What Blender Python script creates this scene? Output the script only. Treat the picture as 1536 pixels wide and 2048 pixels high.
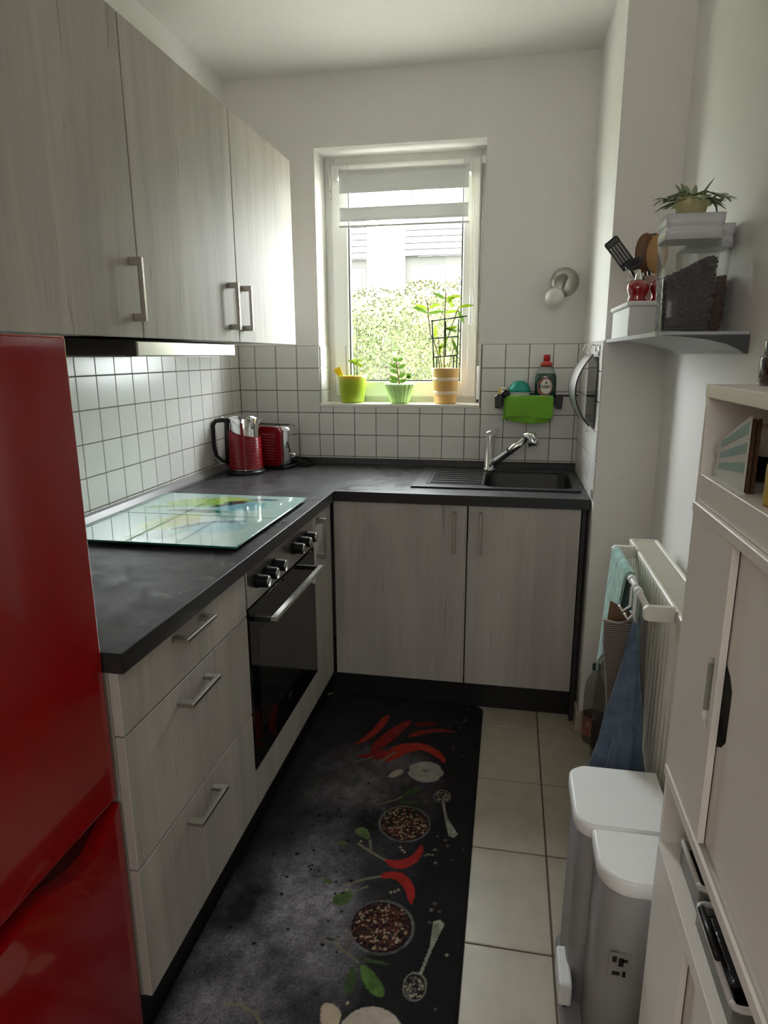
import bpy, bmesh, math, random
import numpy as np
from mathutils import Vector, Matrix
random.seed(7)
for o in list(bpy.data.objects): bpy.data.objects.remove(o)
SC = bpy.context.scene
COL = SC.collection
# ------------------------------------------------------------------ camera
def rot(yaw, pit, rol):
    cy, sy, cp, sp = math.cos(yaw), math.sin(yaw), math.cos(pit), math.sin(pit)
    f = Vector((-sy*cp, cy*cp, sp)); r = Vector((cy, sy, 0)); u = r.cross(f)
    c, s = math.cos(rol), math.sin(rol)
    return f, r*c+u*s, u*c-r*s
cam = bpy.data.cameras.new('camera'); camo = bpy.data.objects.new('camera', cam); COL.objects.link(camo)
cf, cr, cu = rot(0.1882, -0.2341, -0.0050)
m = Matrix((cr, cu, -cf)).transposed().to_4x4(); m.translation = Vector((1.2482, -2.9454, 1.3612))
camo.matrix_world = m
cam.sensor_fit = 'HORIZONTAL'; cam.sensor_width = 36; cam.lens = 1315.35*36/1536; cam.clip_start = .02; cam.clip_end = 200
SC.camera = camo
# ------------------------------------------------------------------ light
W = bpy.data.worlds.new('sky'); SC.world = W; W.use_nodes = True
wn = W.node_tree.nodes; bg = wn['Background']
bg.inputs[0].default_value = (.93, .96, 1.0, 1); bg.inputs[1].default_value = 18.0
sun = bpy.data.lights.new('sun', 'SUN'); sun.energy = 95.0; sun.angle = math.radians(3); sun.color = (1, .97, .92)
so = bpy.data.objects.new('sun', sun); COL.objects.link(so)
so.rotation_euler = Vector((.75, .5, -1.1)).to_track_quat('-Z', 'Y').to_euler()
# portal in the window opening: guides sky sampling, gives no light of its own
pl = bpy.data.lights.new('window_portal', 'AREA'); pl.shape = 'RECTANGLE'; pl.size = .72; pl.size_y = 1.05
pl.cycles.is_portal = True
po = bpy.data.objects.new('window_portal', pl); COL.objects.link(po)
po.location = (.755, .24, 1.68); po.rotation_euler = (math.radians(-90), 0, 0)
# fill light added behind the camera
al = bpy.data.lights.new('rear_fill', 'AREA'); al.shape = 'RECTANGLE'; al.size = 1.3; al.size_y = 1.3
al.energy = 9.0; al.color = (1, .96, .92)
ao = bpy.data.objects.new('rear_fill', al); COL.objects.link(ao)
ao.location = (1.15, -4.45, 2.05); ao.rotation_euler = (math.radians(68), 0, 0)
SC.view_settings.view_transform = 'Standard'; SC.view_settings.look = 'None'
SC.view_settings.gamma = 1; SC.view_settings.use_curve_mapping = False
SC.view_settings.exposure = 0.78
cy = SC.cycles
cy.use_denoising = True; cy.max_bounces = 12; cy.diffuse_bounces = 6; cy.glossy_bounces = 4; cy.transparent_max_bounces = 16
cy.transmission_bounces = 8; cy.caustics_reflective = False; cy.caustics_refractive = False; cy.sample_clamp_indirect = 6
# ------------------------------------------------------------------ materials
def inp(b, k, v):
    if k in b.inputs: b.inputs[k].default_value = v
def mat(name, c, rough=.5, metal=0, spec=.5, coat=0, trans=0, ior=1.45, var=0, vscale=(8, 8, 8), bump=0, bscale=80, sheen=0, sss=0, alpha=1):
    m = bpy.data.materials.new(name); m.use_nodes = True; nt = m.node_tree; b = nt.nodes['Principled BSDF']
    b.inputs['Base Color'].default_value = (*c, 1); inp(b, 'Roughness', rough); inp(b, 'Metallic', metal)
    inp(b, 'Specular IOR Level', spec); inp(b, 'Coat Weight', coat); inp(b, 'Coat Roughness', .03); inp(b, 'Transmission Weight', trans); inp(b, 'IOR', ior)
    inp(b, 'Sheen Weight', sheen); inp(b, 'Alpha', alpha)
    if sss: inp(b, 'Subsurface Weight', sss); inp(b, 'Subsurface Scale', .02)
    tc = nt.nodes.new('ShaderNodeTexCoord'); mp = nt.nodes.new('ShaderNodeMapping'); mp.inputs['Scale'].default_value = vscale
    nt.links.new(tc.outputs['Object'], mp.inputs[0])
    if var:
        oi = nt.nodes.new('ShaderNodeObjectInfo'); ad = nt.nodes.new('ShaderNodeVectorMath'); ad.operation = 'ADD'
        mu = nt.nodes.new('ShaderNodeVectorMath'); mu.operation = 'SCALE'; mu.inputs['Scale'].default_value = 37
        cx = nt.nodes.new('ShaderNodeCombineXYZ')
        for i in range(3): nt.links.new(oi.outputs['Random'], cx.inputs[i])
        nt.links.new(cx.outputs[0], mu.inputs[0]); nt.links.new(mp.outputs[0], ad.inputs[0]); nt.links.new(mu.outputs[0], ad.inputs[1])
        n = nt.nodes.new('ShaderNodeTexNoise'); n.inputs['Scale'].default_value = 1; n.inputs['Detail'].default_value = 6; n.inputs['Roughness'].default_value = .6
        nt.links.new(ad.outputs[0], n.inputs['Vector'])
        r = nt.nodes.new('ShaderNodeValToRGB'); r.color_ramp.elements[0].position = .3; r.color_ramp.elements[1].position = .7
        r.color_ramp.elements[0].color = (*[max(0, x*(1-var)) for x in c], 1); r.color_ramp.elements[1].color = (*[min(1, x*(1+var)) for x in c], 1)
        nt.links.new(n.outputs[0], r.inputs[0]); nt.links.new(r.outputs[0], b.inputs['Base Color'])
    if bump:
        n2 = nt.nodes.new('ShaderNodeTexNoise'); n2.inputs['Scale'].default_value = bscale; n2.inputs['Detail'].default_value = 4
        nt.links.new(tc.outputs['Object'], n2.inputs['Vector'])
        bp = nt.nodes.new('ShaderNodeBump'); bp.inputs['Strength'].default_value = bump; bp.inputs['Distance'].default_value = .002
        nt.links.new(n2.outputs[0], bp.inputs['Height']); nt.links.new(bp.outputs[0], b.inputs['Normal'])
    return m
def wood(name, c, dark):
    m = bpy.data.materials.new(name); m.use_nodes = True; nt = m.node_tree; b = nt.nodes['Principled BSDF']
    N, L = nt.nodes.new, nt.links.new
    tc = N('ShaderNodeTexCoord'); oi = N('ShaderNodeObjectInfo'); cx = N('ShaderNodeCombineXYZ')
    for i in range(3): L(oi.outputs['Random'], cx.inputs[i])
    mu = N('ShaderNodeVectorMath'); mu.operation = 'SCALE'; mu.inputs['Scale'].default_value = 13; L(cx.outputs[0], mu.inputs[0])
    ad = N('ShaderNodeVectorMath'); L(tc.outputs['Object'], ad.inputs[0]); L(mu.outputs[0], ad.inputs[1])
    def streak(sc, det, dist):
        mp = N('ShaderNodeMapping'); mp.inputs['Scale'].default_value = sc; L(ad.outputs[0], mp.inputs[0])
        n = N('ShaderNodeTexNoise'); n.inputs['Scale'].default_value = 1; n.inputs['Detail'].default_value = det; n.inputs['Distortion'].default_value = dist; n.inputs['Roughness'].default_value = .62
        L(mp.outputs[0], n.inputs['Vector']); return n.outputs[0]
    a = streak((8, 8, .8), 5, .9); f = streak((60, 60, 1.2), 5, .8); k = streak((30, 30, 1.6), 4, 1.6)
    def ramp(s, p0, p1, c0, c1):
        r = N('ShaderNodeValToRGB'); e = r.color_ramp.elements; e[0].position = p0; e[1].position = p1; e[0].color = (*c0, 1); e[1].color = (*c1, 1); L(s, r.inputs[0]); return r.outputs[0]
    base = ramp(a, .32, .68, [x*.84 for x in c], [min(1, x*1.12) for x in c])
    fine = ramp(f, .28, .60, (.83, .81, .79), (1, 1, 1))
    knot = ramp(k, .29, .37, dark, (1, 1, 1))
    def mul(x, y, fac):
        q = N('ShaderNodeMix'); q.data_type = 'RGBA'; q.blend_type = 'MULTIPLY'; q.inputs[0].default_value = fac; L(x, q.inputs[6]); L(y, q.inputs[7]); return q.outputs[2]
    L(mul(mul(base, fine, .5), knot, .75), b.inputs['Base Color'])
    inp(b, 'Roughness', .50); inp(b, 'Specular IOR Level', .16)
    bp = N('ShaderNodeBump'); bp.inputs['Strength'].default_value = .12; bp.inputs['Distance'].default_value = .0008; L(f, bp.inputs['Height']); L(bp.outputs[0], b.inputs['Normal'])
    return m
def clear(name, c, tl=.5, opacity=0.0, rough=.03, solid=(1, 1, 1)):
    m = bpy.data.materials.new(name); m.use_nodes = True; nt = m.node_tree; nt.nodes.clear(); N, L = nt.nodes.new, nt.links.new
    o = N('ShaderNodeOutputMaterial'); t = N('ShaderNodeBsdfTransparent'); t.inputs[0].default_value = (*c, 1)
    g = N('ShaderNodeBsdfGlossy'); g.inputs['Roughness'].default_value = rough
    fr = N('ShaderNodeFresnel'); fr.inputs[0].default_value = 1.45
    ge = N('ShaderNodeNewGeometry'); mb = N('ShaderNodeMath'); mb.operation = 'SUBTRACT'; mb.use_clamp = True; L(fr.outputs[0], mb.inputs[0]); L(ge.outputs['Backfacing'], mb.inputs[1])
    mx = N('ShaderNodeMixShader'); L(mb.outputs[0], mx.inputs[0]); L(t.outputs[0], mx.inputs[1]); L(g.outputs[0], mx.inputs[2])
    if opacity:
        d = N('ShaderNodeBsdfTranslucent'); d.inputs[0].default_value = (*solid, 1); d2 = N('ShaderNodeBsdfDiffuse'); d2.inputs[0].default_value = (*solid, 1)
        a = N('ShaderNodeMixShader'); a.inputs[0].default_value = 1-tl; L(d.outputs[0], a.inputs[1]); L(d2.outputs[0], a.inputs[2])
        b = N('ShaderNodeMixShader'); b.inputs[0].default_value = opacity; L(mx.outputs[0], b.inputs[1]); L(a.outputs[0], b.inputs[2]); L(b.outputs[0], o.inputs[0])
    else: L(mx.outputs[0], o.inputs[0])
    return m
def leafm(name, c, tr=.5, var=.25):
    m = bpy.data.materials.new(name); m.use_nodes = True; nt = m.node_tree; nt.nodes.clear(); N, L = nt.nodes.new, nt.links.new
    o = N('ShaderNodeOutputMaterial'); d = N('ShaderNodeBsdfDiffuse'); t = N('ShaderNodeBsdfTranslucent'); x = N('ShaderNodeMixShader'); x.inputs[0].default_value = tr
    tc = N('ShaderNodeTexCoord'); n = N('ShaderNodeTexNoise'); n.inputs['Scale'].default_value = 6; L(tc.outputs['Object'], n.inputs['Vector'])
    r = N('ShaderNodeValToRGB'); r.color_ramp.elements[0].position = .35; r.color_ramp.elements[1].position = .65
    r.color_ramp.elements[0].color = (*[v*(1-var) for v in c], 1); r.color_ramp.elements[1].color = (*[v*(1+var) for v in c], 1)
    L(n.outputs[0], r.inputs[0]); L(r.outputs[0], d.inputs[0]); L(r.outputs[0], t.inputs[0])
    L(d.outputs[0], x.inputs[1]); L(t.outputs[0], x.inputs[2]); L(x.outputs[0], o.inputs[0]); return m
def vcol(name, rough, spec=.5, coat=0, sheen=0, bump=0, noisy=0):
    m = bpy.data.materials.new(name); m.use_nodes = True; nt = m.node_tree; b = nt.nodes['Principled BSDF']
    a = nt.nodes.new('ShaderNodeAttribute'); a.attribute_name = 'Col'
    nt.links.new(a.outputs['Color'], b.inputs['Base Color']); inp(b, 'Roughness', rough); inp(b, 'Specular IOR Level', spec); inp(b, 'Coat Weight', coat); inp(b, 'Coat Roughness', .02); inp(b, 'Sheen Weight', sheen)
    if bump:
        tc = nt.nodes.new('ShaderNodeTexCoord'); n = nt.nodes.new('ShaderNodeTexNoise'); n.inputs['Scale'].default_value = 400
        bp = nt.nodes.new('ShaderNodeBump'); bp.inputs['Strength'].default_value = bump; bp.inputs['Distance'].default_value = .002
        nt.links.new(tc.outputs['Object'], n.inputs['Vector']); nt.links.new(n.outputs[0], bp.inputs['Height']); nt.links.new(bp.outputs[0], b.inputs['Normal'])
    return m
paint = mat('white_wall_paint', (.79, .775, .745), .9, bump=.35, bscale=260)
ceilm = mat('ceiling_paint', (.82, .81, .77), .95)
grout = mat('tile_grout', (.20, .175, .15), .9)
tilem = mat('white_glazed_tile', (.74, .73, .70), .24, var=.03, vscale=(6, 6, 6), bump=.04, bscale=25)
ftile = mat('beige_floor_tile', (.47, .43, .345), .33, var=.10, vscale=(14, 14, 14), bump=.12, bscale=120)
fgrout = mat('floor_grout', (.14, .12, .09), .9)
woodm = wood('washed_wood_laminate', (.49, .460, .428), (.60, .56, .53))
carc = mat('cabinet_carcass', (.50, .47, .43), .6)
slate = mat('anthracite_slate_laminate', (.052, .051, .054), .36, var=.34, vscale=(6, 12, 6), bump=.10, bscale=45)
nt = slate.node_tree; n_ = nt.nodes.new('ShaderNodeTexNoise'); n_.inputs['Scale'].default_value = 9; n_.inputs['Detail'].default_value = 5; n_.inputs['Distortion'].default_value = 1.5
tc_ = nt.nodes.new('ShaderNodeTexCoord'); r_ = nt.nodes.new('ShaderNodeMapRange'); r_.inputs[1].default_value = .3; r_.inputs[2].default_value = .7; r_.inputs[3].default_value = .26; r_.inputs[4].default_value = .48
nt.links.new(tc_.outputs['Object'], n_.inputs['Vector']); nt.links.new(n_.outputs[0], r_.inputs[0]); nt.links.new(r_.outputs[0], nt.nodes['Principled BSDF'].inputs['Roughness'])
slate_side = mat('anthracite_edge', (.030, .030, .032), .45, var=.2, vscale=(20, 20, 20))
plinthm = mat('black_plinth', (.012, .012, .012), .5)
steel = mat('brushed_steel', (.50, .485, .46), .30, metal=1, bump=.06, bscale=300)
handm = mat('satin_nickel_handle', (.50, .47, .42), .33, metal=1)
chrome = mat('chrome', (.75, .75, .75), .06, metal=1)
knobm = mat('matt_black_knob', (.008, .008, .008), .55, spec=.15)
black = mat('black_plastic', (.012, .012, .013), .35)
blackg = mat('black_glass', (.004, .004, .005), .05, spec=.6)
dark = mat('dark_grey_plastic', (.045, .043, .042), .5)
redg = mat('red_gloss_lacquer', (.30, .004, .004), .12, coat=.6, spec=.4)
redm = mat('red_enamel', (.26, .004, .010), .22, coat=.5)
whitep = mat('white_plastic', (.78, .78, .76), .35)
whitef = mat('white_cabinet_lacquer', (.82, .785, .73), .34)
whitew = mat('white_window_profile', (.80, .80, .76), .35)
sinkm = mat('black_granite_sink', (.016, .016, .017), .42, bump=.1, bscale=500)
glassm = clear('window_glass', (.97, .985, .975))
canm = clear('clear_canister_plastic', (.86, .87, .86), opacity=.10, rough=.08, solid=(.8, .8, .8))
petm = clear('clear_bottle_plastic', (.80, .80, .78), opacity=.10, solid=(.5, .5, .5))
greenp = mat('lime_green_pot', (.33, .44, .02), .4, sss=.2)
mintp = mat('pale_green_ceramic', (.55, .85, .30), .35, coat=.2)
orp = mat('orange_glazed_pot', (.72, .42, .13), .35, coat=.3)
orpl = mat('cream_glazed_band', (.80, .62, .42), .35, coat=.3)
creamp = mat('cream_pot', (.62, .58, .32), .5)
soil = mat('dark_soil', (.03, .02, .012), .9)
leaf1 = leafm('bright_leaf', (.13, .19, .015)); leaf2 = leafm('deep_leaf', (.045, .085, .012)); leaf3 = leafm('grey_green_leaf', (.34, .40, .26), .35)
stemg = mat('green_stem', (.10, .14, .03), .6); stemb = mat('brown_stem', (.22, .13, .07), .7)
trellis_m = mat('dark_green_trellis', (.005, .03, .015), .5)
yelm = mat('yellow_plastic', (.85, .55, .0), .4)
blindm = clear('blind_fabric', (.9, .9, .85), tl=.13, opacity=.985, solid=(.74, .75, .73))
clothg = mat('lime_microfibre', (.17, .42, .03), .95, sheen=.4, bump=.6, bscale=500)
tealm = mat('teal_terry', (.28, .48, .42), .95, sheen=.3, var=.35, vscale=(40, 40, 40), bump=.8, bscale=400)
bluem = mat('blue_terry', (.085, .13, .19), .95, sheen=.4, var=.3, vscale=(30, 30, 30), bump=.9, bscale=450)
greyt = mat('grey_cloth', (.16, .145, .13), .95)
coffee = mat('roasted_beans', (.018, .011, .008), .5, var=.5, vscale=(90, 90, 90))
woodu = mat('warm_spoon_wood', (.42, .23, .09), .5, var=.15, vscale=(60, 60, 4)); woodd = mat('dark_spoon_wood', (.16, .07, .03), .5)
redglass = mat('red_glass', (.30, .002, .006), .05, coat=1, spec=.8)
bulbm = mat('frosted_bulb_glass', (.62, .62, .57), .4)
radm = mat('cream_radiator_enamel', (.72, .70, .62), .35)
# ------------------------------------------------------------------ builders
def world_origin(p):
    v = Vector((0, 0, 0))
    while p is not None:
        v += Vector(p.location); p = p.parent
    return v
class B:
    def __init__(s): s.bm = bmesh.new(); s.mi = 0
    def box(s, x0, x1, y0, y1, z0, z1, bev=0, seg=1):
        vs = [s.bm.verts.new((x, y, z)) for x in (x0, x1) for y in (y0, y1) for z in (z0, z1)]
        fs = [s.bm.faces.new([vs[i] for i in q]) for q in ((0, 1, 3, 2), (4, 6, 7, 5), (0, 4, 5, 1), (2, 3, 7, 6), (0, 2, 6, 4), (1, 5, 7, 3))]
        for f in fs: f.material_index = s.mi
        if bev:
            es = list({e for f in fs for e in f.edges})
            bmesh.ops.bevel(s.bm, geom=es, offset=bev, segments=seg, affect='EDGES', profile=.5)
        return s
    def cyl(s, p0, p1, r0, r1=None, seg=20, cap=True):
        r1 = r0 if r1 is None else r1
        p0, p1 = Vector(p0), Vector(p1); d = (p1-p0).normalized(); a = d.orthogonal().normalized(); b = d.cross(a)
        R = [[s.bm.verts.new(p+(a*math.cos(t)+b*math.sin(t))*r) for t in [2*math.pi*i/seg for i in range(seg)]] for p, r in ((p0, r0), (p1, r1))]
        for i in range(seg):
            f = s.bm.faces.new((R[0][i], R[0][(i+1) % seg], R[1][(i+1) % seg], R[1][i])); f.smooth = True; f.material_index = s.mi
        if cap:
            for q in (R[0][::-1], R[1]):
                f = s.bm.faces.new(q); f.material_index = s.mi
        return s
    def lathe(s, prof, c=(0, 0, 0), seg=28, ax=None, flute=0, nfl=0, phase=0):
        c = Vector(c); d = Vector(ax).normalized() if ax else Vector((0, 0, 1)); a = d.orthogonal().normalized() if ax else Vector((1, 0, 0)); b = d.cross(a)
        rings = []
        for r, z in prof:
            if r < 1e-6: rings.append([s.bm.verts.new(c+d*z)]); continue
            ring = []
            for i in range(seg):
                t = 2*math.pi*i/seg+phase; rr = r*(1+flute*abs(math.cos(nfl*t/2))-flute/2) if flute else r
                ring.append(s.bm.verts.new(c+(a*math.cos(t)+b*math.sin(t))*rr+d*z))
            rings.append(ring)
        for A, Bq in zip(rings, rings[1:]):
            for i in range(seg):
                j = (i+1) % seg
                if len(A) == 1 and len(Bq) == 1: continue
                if len(A) == 1: v = (A[0], Bq[j], Bq[i])
                elif len(Bq) == 1: v = (A[i], A[j], Bq[0])
                else: v = (A[i], A[j], Bq[j], Bq[i])
                f = s.bm.faces.new(v); f.smooth = True; f.material_index = s.mi
        return s
    def tube(s, pts, r, seg=8, cap=True):
        pts = [Vector(p) for p in pts]; n = len(pts); rr = r if isinstance(r, (list, tuple)) else [r]*n
        rings = []; a = None
        for i, p in enumerate(pts):
            d = (pts[min(i+1, n-1)]-pts[max(i-1, 0)]).normalized()
            a = d.orthogonal().normalized() if a is None else (a-d*a.dot(d)).normalized()
            b = d.cross(a); rings.append([s.bm.verts.new(p+(a*math.cos(2*math.pi*k/seg)+b*math.sin(2*math.pi*k/seg))*rr[i]) for k in range(seg)])
        for A, Q in zip(rings, rings[1:]):
            for k in range(seg):
                f = s.bm.faces.new((A[k], A[(k+1) % seg], Q[(k+1) % seg], Q[k])); f.smooth = True; f.material_index = s.mi
        if cap: s.bm.faces.new(rings[0][::-1]).material_index = s.mi; s.bm.faces.new(rings[-1]).material_index = s.mi
        return s
    def prism(s, poly, axis, a0, a1, bev=0):
        """extrude a 2D polygon along axis ('x','y','z') from a0 to a1; poly gives the other two coords in xyz order"""
        def P(u, v, w):
            return {'x': (w, u, v), 'y': (u, w, v), 'z': (u, v, w)}[axis]
        A = [s.bm.verts.new(P(u, v, a0)) for u, v in poly]; Q = [s.bm.verts.new(P(u, v, a1)) for u, v in poly]
        n = len(poly); fs = [s.bm.faces.new(A[::-1]), s.bm.faces.new(Q)]
        for i in range(n): fs.append(s.bm.faces.new((A[i], A[(i+1) % n], Q[(i+1) % n], Q[i])))
        for f in fs: f.material_index = s.mi
        if bev:
            bmesh.ops.bevel(s.bm, geom=list({e for f in fs for e in f.edges}), offset=bev, segments=2, affect='EDGES', profile=.5)
        return s
    def grid(s, fn, nu, nv, smooth=True):
        g = [[s.bm.verts.new(fn(i/nu, j/nv)) for j in range(nv+1)] for i in range(nu+1)]
        for i in range(nu):
            for j in range(nv):
                f = s.bm.faces.new((g[i][j], g[i+1][j], g[i+1][j+1], g[i][j+1])); f.smooth = smooth; f.material_index = s.mi
        return s
    def sphere(s, c, r, seg=16, sc=(1, 1, 1)):
        c = Vector(c); n = seg//2
        def P(u, v):
            t, p = u*2*math.pi, v*math.pi
            return c+Vector((math.cos(t)*math.sin(p)*r*sc[0], math.sin(t)*math.sin(p)*r*sc[1], math.cos(p)*r*sc[2]))
        rings = [[s.bm.verts.new(P(i/seg, j/n)) for i in range(seg)] for j in range(1, n)]
        t = s.bm.verts.new(P(0, 0)); b = s.bm.verts.new(P(0, 1)); F = []
        for A, Q in zip(rings, rings[1:]):
            for i in range(seg): F.append(s.bm.faces.new((A[i], Q[i], Q[(i+1) % seg], A[(i+1) % seg])))
        for i in range(seg): F.append(s.bm.faces.new((t, rings[0][i], rings[0][(i+1) % seg]))); F.append(s.bm.faces.new((b, rings[-1][(i+1) % seg], rings[-1][i])))
        for f in F: f.smooth = True; f.material_index = s.mi
        return s
    def leaf(s, p, d, L, w, up=(0, 0, 1), droop=.2, n=4, fold=.15):
        p, d, up = Vector(p), Vector(d).normalized(), Vector(up); sd = d.cross(up)
        sd = sd.normalized() if sd.length > 1e-4 else d.orthogonal().normalized(); nn = sd.cross(d)
        rows = []
        for i in range(n+1):
            t = i/n; ww = w*.5*math.sin(math.pi*min(.97, max(.04, t)))**.7; c = p+d*(L*t)-Vector((0, 0, 1))*(droop*L*t*t)
            rows.append([s.bm.verts.new(c-sd*ww+nn*fold*ww), s.bm.verts.new(c), s.bm.verts.new(c+sd*ww+nn*fold*ww)])
        for A, Q in zip(rows, rows[1:]):
            for k in (0, 1):
                f = s.bm.faces.new((A[k], A[k+1], Q[k+1], Q[k])); f.smooth = True; f.material_index = s.mi
        return s
    def build(s, name, mt, parent=None, origin=None, fix=True):
        if fix: bmesh.ops.recalc_face_normals(s.bm, faces=s.bm.faces)
        me = bpy.data.meshes.new(name); o = world_origin(parent)
        if origin is not None and parent is None: o = Vector(origin)
        if o.length: bmesh.ops.translate(s.bm, verts=s.bm.verts, vec=-o)
        s.bm.to_mesh(me); s.bm.free()
        for x in (mt if isinstance(mt, (list, tuple)) else [mt]): me.materials.append(x)
        ob = bpy.data.objects.new(name, me); COL.objects.link(ob)
        if parent is not None: ob.parent = parent
        elif origin is not None: ob.location = origin
        return ob
def tag(o, label, cat, group=None, kind=None):
    o['label'] = label; o['category'] = cat
    if group: o['group'] = group
    if kind: o['kind'] = kind
    return o
def thing(name, loc, label, cat, group=None):
    o = bpy.data.objects.new(name, None); o.empty_display_size = .05; COL.objects.link(o); o.location = loc
    return tag(o, label, cat, group)
def struct(o): o['kind'] = 'structure'; return o
def box(name, m, x0, x1, y0, y1, z0, z1, parent=None, bev=0, seg=1): return B().box(x0, x1, y0, y1, z0, z1, bev, seg).build(name, m, parent)
def lab(o, t): o['label'] = t; return o
def solid(o, t, off=0):
    md = o.modifiers.new('thickness', 'SOLIDIFY'); md.thickness = t; md.offset = off; return o
# ------------------------------------------------------------------ room shell
XR, XP, YP, H, YB = 1.732, 1.541, -.66, 2.49, -4.8
WX0, WX1, WZ0, WZ1 = .392, 1.117, 1.147, 2.212
wl = struct(box('wall_left', paint, -.15, 0, YB, .3, 0, H))
wb = B(); wb.box(0, WX0, .004, .30, 0, H); wb.box(WX1, XR+.15, .004, .30, 0, H); wb.box(WX0, WX1, .004, .30, 0, WZ0-.014); wb.box(WX0, WX1, .004, .30, WZ1, H)
wb = struct(wb.build('wall_back', paint))
wr = struct(box('wall_right', paint, XR, XR+.15, YB, .004, 0, H))
wc = struct(box('wall_corner', paint, XP, XR, YP, .004, 0, H))
wf = struct(box('wall_front', paint, -.15, XR+.15, YB-.15, YB, 0, H))
cl = struct(box('ceiling', ceilm, -.15, XR+.15, YB-.15, .30, H, H+.12))
fl = struct(box('floor', fgrout, -.15, XR+.15, YB-.15, .30, -.15, -.004))
T = .0968
def tmesh(nm, ext, bev=.0012):
    b = B(); b.box(*ext, bev=bev); bm = b.bm; bmesh.ops.recalc_face_normals(bm, faces=bm.faces); me = bpy.data.meshes.new(nm); bm.to_mesh(me); bm.free(); me.materials.append(tilem); return me
def put(me, name, parent, loc):
    o = bpy.data.objects.new(name, me); COL.objects.link(o); o.parent = parent; o.location = loc; return o
Z0 = .905
# left wall tiles
box('grout', grout, 0, .0035, -2.05, 0, .87, 1.405, wl)
me = tmesh('tile_left', (0, .0065, -T, 0, 0, T))
for r in range(5):
    for k in range(20): put(me, 'tile', wl, (.0, -.0016-.1*k, Z0+.0016+.1*r))
me = tmesh('tile_left_low', (0, .0065, -T, 0, 0, .03))
for k in range(20): put(me, 'tile', wl, (0, -.0016-.1*k, Z0-.0325))
# back wall tiles: runs of columns
cache = {}
def btile(x0, x1, z0, z1):
    k = (round(x1-x0, 3), round(z1-z0, 3))
    if k not in cache: cache[k] = tmesh('tile_back', (0, x1-x0, -.0065, 0, 0, z1-z0))
    put(cache[k], 'tile', wb, (x0, .004, z0))
gb = B(); gb.box(0, WX0, .001, .005, .87, 1.405); gb.box(WX1, 1.5375, .001, .005, .87, 1.405); gb.box(WX0, WX1, .001, .005, .87, 1.137); gb.build('grout', grout, wb)
xl = [0.0075, .086, .186, .286, .386]; xm = [.386, .4526]+[.5526+.1*i for i in range(6)]+[1.1218]; xr_ = [1.1218, 1.2218, 1.3218, 1.4218, 1.5218, 1.5385]
g = .0016
for r in range(-1, 5):
    z0 = Z0+.1*r+g; z1 = z0+T
    if r < 0: z0 = .874
    for xs in (xl, xr_):
        for a, c in zip(xs, xs[1:]): btile(a+g, (c-g if c != .386 or r < 2 else WX0-.001), z0, z1)
    if r < 3:
        if r == 2: z1 = 1.1365
        for a, c in zip(xm, xm[1:]): btile(max(a+g, WX0+.001 if r == 2 else 0), c-g, z0, z1)
# right tiled return
box('grout', grout, 1.5405, XP, YP+.004, 0, .87, 1.405, wc)
me = tmesh('tile_right', (-.0045, 0, -T, 0, 0, T)); me2 = tmesh('tile_right_c', (-.0045, 0, -.052, 0, 0, T)); me3 = tmesh('tile_right_l', (-.0045, 0, -T, 0, 0, .03))
for r in range(5):
    for k in range(6): put(me, 'tile', wc, (XP, -.005-.1*k, Z0+g+.1*r))
    put(me2, 'tile', wc, (XP, -.605, Z0+g+.1*r))
for k in range(6): put(me3, 'tile', wc, (XP, -.005-.1*k, Z0-.0325))
# window reveal tiles, both sides
for x, sgn in ((WX0, 1), (WX1, -1)):
    for r, (a, c) in enumerate([(1.148, 1.2037), (1.2062, 1.3037), (1.3062, 1.403)]):
        for y0, y1 in ((.008, .105), (.1075, .16)):
            b = B(); b.box(*sorted((x, x+sgn*.006)), y0, y1, a, c, bev=.001); b.build('tile', tilem, wb)
# floor tiles
fx, fy, q = 1.3962, -.6876, .3196
b = B(); b.box(0, q-.005, 0, q-.005, -.012, 0, bev=.0012); me = bpy.data.meshes.new('floor_tile'); bmesh.ops.recalc_face_normals(b.bm, faces=b.bm.faces); b.bm.to_mesh(me); b.bm.free(); me.materials.append(ftile)
for i in range(-5, 2):
    for j in range(-9, 2):
        x0, y0 = fx+q*(i)+.0025, fy+q*j-q*0+.0025
        x1, y1 = x0+q-.005, y0+q-.005
        if x0 > XR or x1 < 0 or y0 > -.02: continue
        if i == 1 or y1 > 0 or (i == 0 and y1 > YP):
            bb = B(); bb.box(max(x0, 0), min(x1, XR-.001), y0, min(y1, -.001), -.012, 0, bev=.0012); bb.build('tile', ftile, fl)
        else: put(me, 'tile', fl, (x0, y0, 0))
# baseboard tiles around the pillar
bs = B(); bs.box(XP-.012, XR, YP-.012, YP-.0005, 0, .085, bev=.0015); bs.box(XP-.012, XP-.0005, YP-.0005, -.602, 0, .085, bev=.0015); struct(bs.build('baseboard_right', ftile))
# ------------------------------------------------------------------ window
w1 = struct(bpy.data.objects.new('window_1', None)); COL.objects.link(w1); w1.location = (.755, .2, 1.147)
def frame(b, x0, x1, z0, z1, t, y0, y1, bev=.004, tb=None, tt=None):
    tb = tb or t; tt = tt or t
    b.box(x0, x0+t, y0, y1, z0, z1, bev); b.box(x1-t, x1, y0, y1, z0, z1, bev); b.box(x0+t-.001, x1-t+.001, y0, y1, z0, z0+tb, bev); b.box(x0+t-.001, x1-t+.001, y0, y1, z1-tt, z1, bev)
b = B(); frame(b, WX0-.002, WX1+.02, WZ0-.005, WZ1+.01, .045, .162, .23); b.build('outer_frame', whitew, w1)
b = B(); frame(b, .428, 1.092, 1.170, 2.180, .074, .140, .205, .006); sash = b.build('sash', whitew, w1)
b = B(); frame(b, .500, 1.020, 1.242, 2.108, .007, .146, .158, .001); b.build('gasket', black, w1)
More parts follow.
